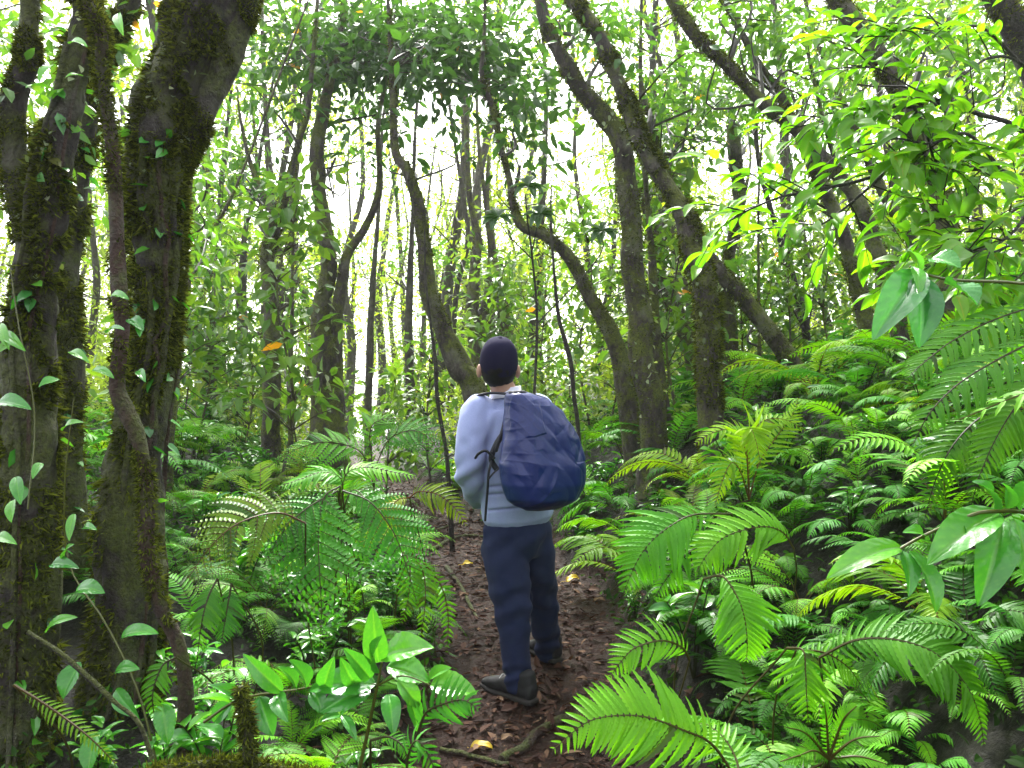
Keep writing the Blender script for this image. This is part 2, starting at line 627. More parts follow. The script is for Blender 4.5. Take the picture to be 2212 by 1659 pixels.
def tpts(spec, d):
    """[(px, py, width_px[, depth])] -> points and radii"""
    pts, rad = [], []
    for q in spec:
        dd = q[3] if len(q) > 3 else d
        pts.append(P(q[0], q[1], dd))
        rad.append(q[2] / 2 * dd / FPX * (.88 if dd > 4.6 else 1))
    return np.array(pts), np.array(rad)


def to_ground(pts, rad):
    """carry the foot of a trunk (last point) down into the ground"""
    p = pts[-1].copy()
    v = nrm(pts[-1] - pts[-2])
    v = nrm(v * np.array([.7, .7, 1]) + np.array([0, 0, -.6]))
    k = 0
    while p[2] > terr1(p[0], p[1]) - .12 and k < 60:
        p = p + v * .08
        k += 1
    if k:
        pts = np.vstack([pts, p])
        rad = np.append(rad, rad[-1] * (1.0 + min(.5, k * .02)))
    return pts, rad


def beyond(pts, rad, length):
    if length <= 0: return pts, rad
    v = nrm(pts[0] - pts[1])
    p1 = pts[0] + nrm(v + np.array([0, 0, .3])) * length * .5
    p2 = p1 + nrm(v + np.array([.1, 0, .6])) * length * .5
    return np.vstack([p2, p1, pts]), np.concatenate([[rad[0] * .5, rad[0] * .8], rad])


def trunk_mesh(spec, d, ground=True, ext=0.0, sides=14, bump=.16, step=.06, seed=0, bscale=8):
    if bump >= .2: sides, step, bscale = 44, .022, 10
    pts, rad = tpts(spec, d)
    if ground: pts, rad = to_ground(pts, rad)
    pts, rad = beyond(pts, rad, ext)
    Ln = np.linalg.norm(np.diff(pts, axis=0), axis=1).sum()
    n = max(8, int(Ln / step))
    C = catmull(np.column_stack([pts, rad]), n)
    rr = np.maximum(C[:, 3], .004)
    Cw = C[:, :3] + np.stack([vnoise(C[:, :3], 3, seed), vnoise(C[:, :3], 3, seed + 1), 0 * rr], 1) * rr[:, None] * .25
    mb = MB()
    tube(mb, Cw, rr, sides, bump, bscale, seed)
    return mb, Cw, rr


def surf_points(C, rr, n, lo=0.0, hi=1.0, side=None):
    """random points with normals on a trunk; lo..hi runs from top to foot"""
    t = rng.uniform(lo, hi, n) * (len(C) - 1)
    i = np.clip(t.astype(int), 0, len(C) - 2)
    f = (t - i)[:, None]
    T, N, B = frames(C)
    a = rng.uniform(0, 2 * math.pi, n)
    nn = nrm(np.cos(a)[:, None] * N[i] + np.sin(a)[:, None] * B[i])
    if side is not None:
        nn = nrm(nn + np.asarray(side) * .9)
        nn = nrm(nn - T[i] * np.sum(nn * T[i], 1)[:, None])
    p = C[i] * (1 - f) + C[i + 1] * f + nn * (rr[i] * .98)[:, None]
    return p, nn, T[i]


def moss_on(root, C, rr, n, L=.02, lo=0, hi=1, side=None, patch=True):
    p, nn, T = surf_points(C, rr, n, lo, hi, side)
    if patch:
        k = vnoise(p, 6, 31) + .7 * vnoise(p, 15, 32) > -.12
        p, nn = p[k], nn[k]
    mb = MB()
    dr = nrm(nn + rng.normal(size=p.shape) * .6 + np.array([0, 0, -.35]))
    leaf_cloud(mb, p, dr, rdir(len(p)), L * rng.uniform(.5, 1.6, len(p)), L * .3, rng.random(len(p)), True, .3, .1)
    if len(p) > 800: put('moss', mb, M['moss'], root)


def climber_on(root, C, rr, n, L=.04, lo=0, hi=1, mat='pale', side=None):
    p, nn, T = surf_points(C, rr, n, lo, hi, side)
    mb = MB()
    dr = nrm(nn * .7 + rng.normal(size=p.shape) * .55 + np.array([0, 0, -.5]))
    leaf_cloud(mb, p + nn * .005, dr, nrm(nn * .4 + np.array([0, 0, .8]) + rng.normal(size=p.shape) * .4), L * rng.uniform(.6, 1.4, len(p)), L * .6, rng.random(len(p)), False)
    put('climbing_leaves', mb, M[mat], root)


def crown(root, C, rr, blobs, d, L=.085, tint=(.15, .8), nper=11, mat='crown', branches=True, wr=.42):
    """leaves on thin branches; blobs: (px, py, rx, ry, n[, depth])"""
    mb = MB()
    for q in blobs:
        px, py, rx, ry, n = q[:5]
        dd = q[5] if len(q) > 5 else d * 1.1
        a = rng.normal(size=(n, 3)) * .55
        c = np.array([P(px + u * rx, py + v * ry, max(1.6, dd + z * .12 * dd)) for u, v, z in a])
        c = c[keepmask(c, .95)]
        if not len(c): continue
        if branches and C is not None and dd > 4.6:
            ctr = c.mean(0)
            k = int(np.argmin(np.linalg.norm(C - (ctr - ZU * .6), axis=1)))
            sel = c[rng.permutation(len(c))[:max(3, len(c) // 6)]]
            hub = [C[k] * (1 - f) + ctr * f for f in (0, .25, .5)]
            for e in sel:
                h = hub[rng.integers(0, 3)]
                ln = np.linalg.norm(e - h)
                B = catmull([h, h * .65 + e * .35 + rng.normal(size=3) * .15 * ln, h * .3 + e * .7 + rng.normal(size=3) * .12 * ln, e], 12)
                tube(mb, B, np.linspace(min(rr[k] * .25, .011), .002, 12), 5, tint=0.02, caps=False)
            B = catmull([hub[0], (hub[0] + hub[2]) / 2 + rng.normal(size=3) * .06, hub[2]], 8)
            tube(mb, B, np.linspace(min(rr[k] * .6, .03), .012, 8), 6, tint=0.02, caps=False)
        clusters(mb, c, nper, L * 1.1, L, tint, False, wr=wr)
    if mb.n: put('crown', mb, M[mat], root)


def make_tree(name, label, spec, d, ext=0.0, limbs=(), blobs=(), mat='bark', moss=0, climb=0, group=None, seed=0, L=.085,
              cmat='crown', tint=(.15, .8), ground=True, side=None, mossL=.02, climbL=.04, climb_rng=(0.1, 1), sides=14, bump=.16):
    mb, C, rr = trunk_mesh(spec, d, ground, ext, sides=sides, seed=seed, bump=bump)
    foot = C[-1].copy()
    foot[2] = terr1(foot[0], foot[1])
    root = thing(name, label, 'tree', foot, group)
    put('trunk', mb, M[mat], root, smooth=True)
    if moss: moss_on(root, C, rr, int(moss * 2.2) if bump < .2 else moss, mossL * 1.2, side=side)
    if climb: climber_on(root, C, rr, climb, climbL, *climb_rng)
    for q, (ls, lext) in enumerate(limbs):
        lm, lc, lr = trunk_mesh(ls, d, False, lext, sides=10, seed=seed + 11 + q, bump=bump)
        put('limb', lm, M[mat], root, smooth=True)
        if moss: moss_on(root, lc, lr, moss // 4, mossL, side=side)
    if blobs: crown(root, C, rr, blobs, d, L, tint, mat=cmat)
    return root, C, rr


# --- near trees on the left edge
t1, c1, r1_ = make_tree('mossy_tree', 'dark mossy tree at the far left edge, forking low into two shaggy stems',
    [(185, -10, 44), (180, 60, 50), (150, 200, 60), (118, 330, 70), (88, 480, 84), (66, 700, 94), (58, 900, 104), (52, 1200, 120), (45, 1659, 160)], 2.7, .8,
    limbs=[([(66, -10, 36), (60, 80, 42), (55, 150, 46), (28, 215, 50), (30, 330, 52), (38, 420, 58), (62, 520, 62)], .8)],
    blobs=[(110, 120, 110, 130, 26, 3.6), (60, 300, 60, 120, 14, 3.0), (300, 160, 60, 160, 14, 3.6)], mat='bark_near', moss=42000, mossL=.017, climb=70, climbL=.035, seed=1, L=.07, tint=(.5, .95), bump=.22, climb_rng=(.15, .6))
t2, c2, r2_ = make_tree('mossy_tree', 'thick dark leaning trunk on the left splitting into two parallel stems with mossy edges',
    [(465, -10, 118), (425, 80, 120), (395, 160, 120), (370, 230, 120), (347, 310, 118), (335, 400, 115), (332, 480, 112), (330, 580, 100), (326, 700, 98), (318, 800, 102), (300, 950, 112), (275, 1150, 132), (252, 1400, 150), (240, 1659, 170)], 2.95, 1.0,
    limbs=[([(540, -10, 50), (512, 70, 54), (482, 150, 56), (455, 210, 56), (420, 290, 52), (385, 365, 44)], 1.0), ([(372, -10, 30), (355, 60, 28), (350, 120, 26), (352, 200, 20), (358, 300, 18)], .6)],
    blobs=[(330, 420, 60, 100, 5, 4.0), (430, 520, 40, 80, 8, 3.4)], mat='bark_near', moss=52000, mossL=.017, climb=90, climbL=.03, seed=2, L=.06, tint=(.5, .95), side=(.8, 0, .3), bump=.2, climb_rng=(.12, .6))
t3, c3, r3_ = make_tree('slender_tree', 'dark trunk half hidden behind the shaggy stems at the left edge',
    [(290, -10, 40), (243, 90, 42), (192, 250, 46), (158, 420, 54), (140, 650, 60), (140, 1000, 80), (140, 1300, 110)], 3.6, .8,
    blobs=[(210, 320, 50, 90, 8, 4.4), (180, 450, 50, 80, 8, 4.4)], mat='bark_near', moss=18000, mossL=.017, seed=3, L=.07, tint=(.4, .9))
for root_, C_, rr_, n_ in ((t1, c1, r1_, 50), (t2, c2, r2_, 60), (t3, c3, r3_, 50)):
    climber_on(root_, C_, rr_, n_, .06, .35, 1, 'broad', side=(0, -.8, 0))
    moss_on(root_, C_, rr_, 9000, .034, .15, 1)
for root_, C_, rr_, nv_ in ((t1, c1, r1_, 5), (t2, c2, r2_, 6)):
    T_, N_, B_ = frames(C_)
    for q in range(nv_):
        a0 = rng.uniform(0, 6.28)
        lo_ = int(len(C_) * rng.uniform(.2, .45))
        ks = np.arange(lo_, len(C_), 6)
        aa = a0 + np.cumsum(rng.normal(size=len(ks)) * .12)
        pp = C_[ks] + (np.cos(aa)[:, None] * N_[ks] + np.sin(aa)[:, None] * B_[ks]) * (rr_[ks] * rng.uniform(1.0, 1.12))[:, None]
        mb = MB()
        tube(mb, catmull(pp, len(ks) * 5), rng.uniform(.006, .014), 8, .25, 25, q)
        put('clinging_root', mb, M['bark_red' if q % 2 else 'bark_near'], root_, True)
t4, c4, r4_ = make_tree('twisted_liana', 'thin sinuous reddish stem snaking down in front of the thick left trunk',
    [(182, -15, 25), (205, 40, 30), (220, 80, 30), (217, 150, 25), (225, 210, 24), (240, 310, 27), (250, 400, 28), (256, 500, 33), (260, 625, 36), (266, 715, 28), (253, 830, 30), (270, 880, 33), (297, 935, 30), (311, 1000, 27), (320, 1080, 27), (316, 1180, 30), (335, 1270, 28), (352, 1330, 27), (380, 1380, 27), (398, 1460, 28), (402, 1560, 35)], 2.45, .5,
    mat='bark_red', moss=5000, seed=4, mossL=.015, sides=20, bump=.17)
t4['category'] = 'liana'
# --- middle distance, left to right
make_tree('forked_tree', 'slim crooked tree with a wide fork at mid height, left of the twin-stemmed tree',
    [(680, 80, 10), (665, 240, 14), (642, 310, 16), (612, 430, 22), (595, 470, 32), (585, 520, 36), (580, 560, 38), (588, 700, 42), (586, 880, 44), (588, 970, 48)], 7.2, 1.0,
    limbs=[([(528, 300, 9), (540, 345, 13), (562, 412, 14), (596, 470, 16)], .5), ([(640, 485, 8), (620, 460, 9), (600, 440, 9)], 0)],
    blobs=[(630, 90, 110, 110, 80), (560, 190, 80, 70, 22), (600, 400, 80, 60, 16), (480, 330, 60, 120, 30)], moss=2500, seed=6, L=.125, tint=(.2, .7))
make_tree('twin_stemmed_tree', 'dark tree whose two sinuous stems part low and rise left of the hiker',
    [(742, 30, 12), (725, 130, 20), (702, 220, 30), (690, 300, 36), (686, 400, 36), (700, 480, 34), (714, 560, 38), (698, 650, 46), (700, 740, 62), (702, 820, 76), (706, 950, 84)], 7.8, 1.2,
    limbs=[([(830, 190, 9), (816, 280, 13), (821, 370, 15), (815, 430, 18), (790, 490, 20), (752, 550, 22), (740, 600, 28), (727, 740, 34), (728, 900, 40)], .8)],
    blobs=[(800, 110, 110, 120, 120), (730, 80, 80, 80, 40), (840, 230, 60, 60, 18), (870, 60, 90, 90, 40), (770, 280, 50, 60, 8)], mat='bark', moss=2600, climb=90, climbL=.09, climb_rng=(.6, 1), seed=7, L=.135, tint=(.1, .5))
make_tree('leaning_tree', 'mossy tree leaning left behind the cap of the hiker, narrowing upward',
    [(845, 130, 12), (850, 210, 15), (856, 325, 22), (880, 370, 26), (905, 450, 29), (915, 540, 33), (926, 620, 38), (950, 700, 44), (986, 790, 56), (1030, 860, 64)], 6.8, 1.2,
    limbs=[([(962, 705, 16), (985, 742, 26), (1012, 790, 30), (1035, 850, 34)], 0)],
    blobs=[(930, 90, 110, 90, 85), (1000, 70, 90, 80, 34), (860, 320, 40, 50, 5)], moss=4000, side=(.6, 0, .5), seed=8, L=.125, tint=(.08, .42))
make_tree('grey_tree', 'pale hazy tree with three thin stems straight behind the cap of the hiker',
    [(1008, 300, 12), (1015, 430, 15), (1032, 510, 18), (1030, 550, 24), (1020, 650, 30), (1030, 760, 38), (1035, 880, 42)], 11.5, 2,
    limbs=[([(1055, 480, 12), (1060, 580, 16), (1046, 680, 26), (1048, 780, 30)], 1), ([(1050, 440, 12), (1070, 570, 19), (1086, 640, 28), (1096, 740, 36), (1100, 860, 40)], 2)],
    blobs=[(1090, 600, 80, 70, 40), (990, 560, 70, 50, 16)], mat='bark', moss=1500, seed=9, L=.13, tint=(.5, .95))
make_tree('sinuous_tree', 'snaking thin tree with an S bend right above the hiker, leaning right at its foot',
    [(1045, 90, 9), (1041, 165, 13), (1066, 240, 15), (1081, 320, 17), (1100, 390, 15), (1110, 450, 18), (1130, 490, 25), (1180, 508, 30), (1220, 543, 32), (1250, 593, 31), (1275, 643, 33), (1316, 710, 40), (1345, 800, 46), (1360, 890, 52)], 6.4, 1.2,
    blobs=[(1060, 120, 110, 110, 85), (1150, 300, 80, 50, 30), (1120, 230, 80, 70, 22), (1000, 170, 60, 60, 16)], moss=3500, side=(.3, 0, .6), seed=10, L=.125, tint=(.07, .42))
make_tree('tall_tree', 'thick straight tree right of the hiker studded with pale leaves, bending left on top',
    [(1165, -10, 30), (1177, 50, 34), (1206, 115, 38), (1242, 170, 41), (1296, 235, 45), (1340, 310, 49), (1353, 400, 51), (1363, 500, 54), (1371, 600, 56), (1385, 700, 59), (1391, 800, 61), (1402, 900, 66)], 6.0, 1.5,
    blobs=[(1200, 30, 120, 60, 22), (1320, 70, 90, 90, 26)], moss=4500, climb=190, climbL=.048, climb_rng=(.3, 1), seed=11, L=.09, tint=(.2, .7))
make_tree('mossy_tree', 'shaggy moss coated tree curving up to the left across the thick pale-leaved tree',
    [(1232, -10, 30), (1270, 40, 34), (1305, 100, 36), (1330, 165, 36), (1360, 240, 36), (1386, 310, 37), (1425, 380, 39), (1470, 450, 45), (1496, 520, 54), (1515, 600, 60), (1525, 700, 60), (1526, 800, 57), (1532, 920, 62)], 5.4, 1.5,
    blobs=[(1400, 150, 110, 100, 40), (1290, 40, 70, 60, 14)], moss=9000, climb=90, climbL=.04, climb_rng=(.25, 1), seed=12, mossL=.028, L=.08, tint=(.3, .8), side=(.5, 0, .3))
make_tree('leaning_tree', 'dark diagonal trunk leaning steeply left, its foot in bright herbs on the right bank',
    [(1440, 370, 18), (1476, 450, 24), (1514, 520, 30), (1550, 580, 36), (1594, 630, 38), (1644, 690, 40), (1694, 760, 43), (1730, 825, 52)], 6.3, .8,
    blobs=[(1470, 260, 110, 100, 55), (1540, 200, 90, 90, 35)], moss=2500, climb=80, climbL=.04, climb_rng=(.3, 1), seed=13, L=.09, tint=(.35, .85))
make_tree('broken_tree', 'upright dark tree with a broken top tufted with small plants, behind the diagonal trunk',
    [(1584, 272, 30), (1589, 350, 32), (1596, 415, 32), (1585, 500, 30), (1574, 560, 30), (1569, 650, 42), (1576, 750, 48), (1580, 860, 54)], 7.4, 0,
    blobs=[(1584, 270, 60, 30, 16), (1560, 160, 100, 80, 30)], moss=3000, seed=14, L=.07, tint=(.4, .9))
make_tree('long_diagonal_tree', 'long slender trunk running diagonally from the top centre down to the right bank',
    [(1440, -20, 27), (1494, 65, 30), (1544, 115, 30), (1594, 165, 29), (1644, 220, 34), (1704, 265, 36), (1744, 310, 34), (1794, 360, 35), (1826, 400, 34), (1860, 450, 35), (1889, 525, 38), (1915, 600, 40), (1940, 700, 41), (1956, 790, 42)], 5.2, 1.2,
    blobs=[(1640, 60, 150, 70, 60), (1560, 20, 120, 60, 30)], moss=4000, climb=40, climbL=.03, climb_rng=(.1, .9), seed=15, L=.085, tint=(.4, .9), side=(0, 0, .7))
make_tree('slender_tree', 'slender brown trunk just left of and parallel to the long diagonal trunk',
    [(1634, 130, 18), (1684, 205, 20), (1728, 300, 22), (1769, 390, 28), (1814, 480, 32), (1840, 565, 36), (1865, 650, 38), (1885, 750, 40), (1900, 850, 43)], 5.8, 1.2,
    blobs=[(1720, 160, 120, 90, 55), (1760, 320, 70, 60, 14)], moss=3500, seed=16, L=.085, tint=(.4, .9))
make_tree('thick_tree', 'thick mossy trunk behind the bright shrub branches at upper right',
    [(1805, -10, 46), (1856, 60, 48), (1902, 130, 44), (1940, 200, 42), (1992, 300, 46), (2030, 400, 52), (2043, 500, 58), (2048, 600, 60), (2055, 720, 64)], 4.9, 1.2,
    blobs=[(1850, 60, 130, 80, 40), (2000, 60, 120, 80, 34), (2150, 120, 80, 110, 30)], moss=4500, seed=17, L=.085, tint=(.4, .9))
make_tree('slender_tree', 'thin trunk leaning left behind the bright shrub, right of the long diagonal trunk',
    [(1800, 180, 14), (1855, 300, 20), (1910, 420, 24), (1945, 475, 28), (1975, 530, 30), (1996, 580, 32), (2015, 660, 34)], 6.8, 1.2,
    blobs=[(1780, 180, 80, 80, 26)], moss=1500, seed=18, L=.09, tint=(.4, .9))
make_tree('corner_tree', 'dark trunk cutting across the top right corner',
    [(2148, -15, 52), (2190, 60, 56), (2245, 165, 60), (2300, 300, 64), (2340, 480, 66)], 3.9, .8, mat='bark_clean', moss=1500, seed=19)
make_tree('thin_tree', 'thin wavy dark stem right of the broken-topped tree',
    [(1629, 205, 9), (1634, 300, 12), (1645, 380, 12), (1680, 500, 14), (1709, 590, 20), (1734, 675, 20), (1746, 770, 21)], 8.0, 1.5,
    blobs=[(1640, 200, 70, 90, 30), (1690, 640, 80, 60, 16)], mat='bark_clean', seed=20, L=.09, tint=(.5, .95))
make_tree('stubby_tree', 'short leaning mossy trunk in the gap between the two big trees right of the hiker',
    [(1370, 380, 16), (1400, 470, 26), (1415, 550, 32), (1435, 615, 38), (1466, 685, 40), (1492, 745, 42), (1510, 830, 44)], 7.6, .5, blobs=[(1380, 380, 60, 70, 12)], moss=2600, seed=21, L=.09, tint=(.5, .95))
make_tree('thin_tree', 'thin bent stem just right of the head of the hiker',
    [(1195, 560, 7), (1200, 620, 8), (1208, 691, 9), (1222, 740, 11), (1234, 790, 12), (1240, 860, 11), (1250, 940, 11)], 6.2, .6, mat='bark_clean', seed=22, sides=8)
make_tree('thin_tree', 'thin leaning stem rising out of ferns left of the shoulder of the hiker',
    [(930, 700, 6), (941, 780, 8), (944, 860, 9), (956, 930, 10), (966, 1000, 11)], 6.4, .8, mat='bark_clean', seed=23, sides=8)
MIDGRP = 'slim pale trees in the middle distance'
for k, (lab, spec, d) in enumerate([
    ('pale slim trunk left of the leaning mossy tree, nearest it', [(893, 420, 10), (888, 560, 15), (882, 700, 20), (886, 880, 24), (888, 930, 25)], 11),
    ('thin straight brown trunk halfway between twin-stemmed and leaning trees', [(820, 400, 9), (810, 560, 13), (800, 700, 17), (796, 930, 20)], 12),
    ('dark slim trunk left of the forked crooked tree', [(548, 420, 10), (528, 520, 14), (522, 640, 26), (522, 720, 26), (520, 900, 28)], 9.5),
    ('leaning slim tree closest to the thick left trunk', [(520, 380, 7), (470, 480, 10), (420, 560, 13), (395, 680, 18), (375, 860, 22), (360, 980, 24)], 6.5),
    ('stout short dark trunk in bright herbs left of the forked tree', [(470, 560, 14), (462, 700, 26), (455, 800, 40), (452, 950, 46)], 9),
    ('thin dark stem directly right of the thick left trunk', [(405, 380, 26), (395, 480, 28), (385, 640, 30), (370, 850, 32), (360, 980, 34)], 4.6),
    ('slim dark stem right of the forked tree foot', [(632, 600, 9), (630, 740, 11), (626, 860, 12), (628, 960, 13)], 8),
    ('slim pale trunk above the bag of the hiker', [(1330, 470, 10), (1320, 600, 16), (1300, 720, 18), (1305, 850, 22)], 12),
    ('slim pale trunk between the cap and the S bend tree', [(1160, 560, 12), (1150, 680, 16), (1145, 800, 20), (1140, 880, 22)], 13),
    ('mossy thin trunk touching the thick pale-leaved tree on its right', [(1400, 460, 14), (1408, 560, 20), (1415, 680, 24), (1425, 800, 27), (1440, 900, 28)], 6.6),
    ('dark slim trunk right of the slender parallel pair', [(1890, 560, 14), (1940, 660, 20), (1970, 740, 22), (1990, 820, 24)], 6.2),
    ('dark short stem standing in herbs right of the shaggy tree', [(1640, 690, 8), (1640, 780, 12), (1640, 860, 14)], 7.0),
    ('slim hazy trunk behind the broken-topped tree', [(1700, 300, 9), (1720, 420, 12), (1745, 560, 15), (1790, 700, 18), (1800, 820, 20)], 10),
    ('slim hazy trunk left of the S bend tree high above the cap', [(985, 330, 9), (1000, 420, 12), (1010, 520, 13), (985, 640, 14), (975, 800, 16)], 13)]):
    make_tree('slim_tree', lab, spec, d, 2.0, blobs=[(spec[0][0], spec[0][1] - 60, 70, 110, 16), (spec[1][0], spec[1][1], 60, 60, 8)], mat='bark_far' if d > 8.5 else 'bark', seed=40 + k, group=MIDGRP, L=.1, tint=(.4, .95), sides=9, moss=600 if d < 9 else 0)

# --- far trees
def far_tree(seed, loc, sc_, tone, gap=.8):
    r = thing('forest_tree', 'slim hazy tree with small light leaves in the crowd far behind', 'tree', loc, 'hazy trees far behind')
    o3 = np.array(loc)
    h = 9.5 * sc_
    z = np.linspace(0, h, 30)
    k = np.zeros(30) + seed * 3.7
    lean = rng.normal(size=2) * .07
    C = np.stack([.4 * vnoise(np.stack([k, k * 0, z], 1), .4, seed) + lean[0] * z, .35 * vnoise(np.stack([k, k * 0 + 5, z], 1), .35, seed) + lean[1] * z, z - .3], 1)
    C[:, :2] -= C[0, :2]
    mb = MB()
    tube(mb, C + o3, np.linspace(.12, .03, 30) * sc_ * rng.uniform(.6, 1.2), 8, .15, 6, seed)
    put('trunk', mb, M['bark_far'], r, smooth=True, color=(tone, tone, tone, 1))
    mb = MB()
    cs = []
    for q in range(24):
        i = rng.integers(5, 29)
        a = rng.uniform(0, 6.28)
        ln = rng.uniform(.5, 1.9)
        e = C[i] + np.array([math.cos(a) * ln, math.sin(a) * ln, rng.uniform(.1, .9)])
        B = catmull([C[i], (C[i] + e) / 2 + rng.normal(size=3) * .12, e], 8)
        tube(mb, B + o3, np.linspace(.018, .003, 8), 4, tint=.02, caps=False)
        for f in (.5, .7, .85, 1.0):
            for _ in range(3):
                cs.append(B[int(f * 7)] + rng.normal(size=3) * .26)
    cs = np.array(cs) + o3
    px, py, d = proj(cs)
    cs = cs[keepmask(cs, gap) & (rng.random(len(cs)) < np.where((px > 640) & (px < 1130), .8, .97))]
    if len(cs):
        clusters(mb, cs, 8, .15, rng.uniform(.09, .15), (.2, 1), True, wr=.45)
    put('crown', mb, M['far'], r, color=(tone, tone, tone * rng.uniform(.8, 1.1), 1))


spots, tries = [], 0
while len(spots) < 118 and tries < 6000:
    tries += 1
    y = 10.5 + 30 * rng.random() ** 1.1
    x = (rng.random() * 2 - 1) * (y * .78 + 1)
    px, py, d = proj(np.array([[x, y, terr1(x, y)]]))
    if 860 < px[0] < 1010 and rng.random() < .25: continue
    if 690 < px[0] < 830 and rng.random() < .15: continue
    if any((x - a) ** 2 + (y - b) ** 2 < .9 for a, b in spots): continue
    if abs(x - np.interp(y, PY, PX)) < .8: continue
    spots.append((x, y))
for k in range(30):
    y = rng.uniform(19, 40)
    x = (rng.uniform(600, 1150) - 1106) / FPX * y
    far_tree(301 + k, (x, y, terr1(x, y)), rng.uniform(.8, 1.35), rng.uniform(1.3, 1.7), .35)  # raised tone puts the paleness of mist into leaf and bark colour
for i, (x, y) in enumerate(spots):
    far_tree(101 + i, (x, y, terr1(x, y)), rng.uniform(.75, 1.25), rng.uniform(.9, 1.35))

# ------------------------------------------------------------------ saplings (bright leaves below the canopy)
def sapling(seed, h=1.6, L=.1, mat='crown', name='sapling', n=46):
    r = thing(name, 'x', 'sapling', (0, 0, -60))
    o3 = np.array([0, 0, -60.0])
    z = np.linspace(0, h, 12)
    C = np.stack([.08 * vnoise(np.stack([z * 0, z * 0, z], 1), 1.3, seed), .08 * vnoise(np.stack([z * 0, z * 0 + 3, z], 1), 1.3, seed), z - .1], 1)
    mb = MB()
    tube(mb, C + o3, np.linspace(.012, .004, 12), 6)
    put('stem', mb, M['bark'], r, smooth=True)
    mb = MB()
    cs = []
    for q in range(n):
        i = rng.integers(3, 12)
        a = rng.uniform(0, 6.28)
        e = C[i] + np.array([math.cos(a), math.sin(a), .5]) * rng.uniform(.1, .45) * (1.15 - i / 14)
        tube(mb, catmull([C[i], (C[i] + e) / 2 + ZU * .03, e], 5) + o3, np.linspace(.005, .002, 5), 4, tint=.02, caps=False)
        cs.append(e)
    clusters(mb, np.array(cs) + o3, 7, L * .7, L, (.45, .92), False, wr=.45)
    put('leaves', mb, M[mat], r)
    return r


sap = [sapling(201), sapling(202, 2.2, .12), sapling(203, 1.2, .09)]
SAPS = [  # (px, depth, kind, side phrase)
    (430, 6.0), (400, 8.5), (490, 8.5), (545, 8.0), (650, 8.5), (840, 9.0), (920, 8.0), (1070, 9),
    (1130, 8.0), (1180, 9.5), (1270, 8.5), (1240, 7.2), (1330, 8.0), (1440, 7.2), (1480, 8.4), (1620, 7.9), (1660, 9), (1700, 7.4), (1760, 8.3),
    (1800, 7.0), (1840, 9), (1600, 10), (1460, 6.6), (1930, 8), (370, 5.5), (610, 6.4), (730, 9), (870, 11), (1090, 11), (1390, 9), (1560, 9)]
first = [True] * 3
for i, (px, d) in enumerate(SAPS):
    x = (px - 1106) / FPX * d
    k = i % 3
    side = 'left of' if px < 1040 else ('right of' if px > 1180 else 'behind')
    lab = f'leafy bright green sapling in the undergrowth {side} the hiker'
    grp = f'saplings {side} the hiker'
    if first[k]:
        first[k] = False
        o = tag(sap[k], lab, None, grp)
        o.location = (x, d, terr1(x, d))
    else:
        c = rng.uniform(.9, 1.5)
        copy_thing(sap[k], (x, d, terr1(x, d)), rng.uniform(0, 6.28), rng.uniform(.8, 1.3), color=(c * 1.15, c, c * .8, 1), label=lab, group=grp)

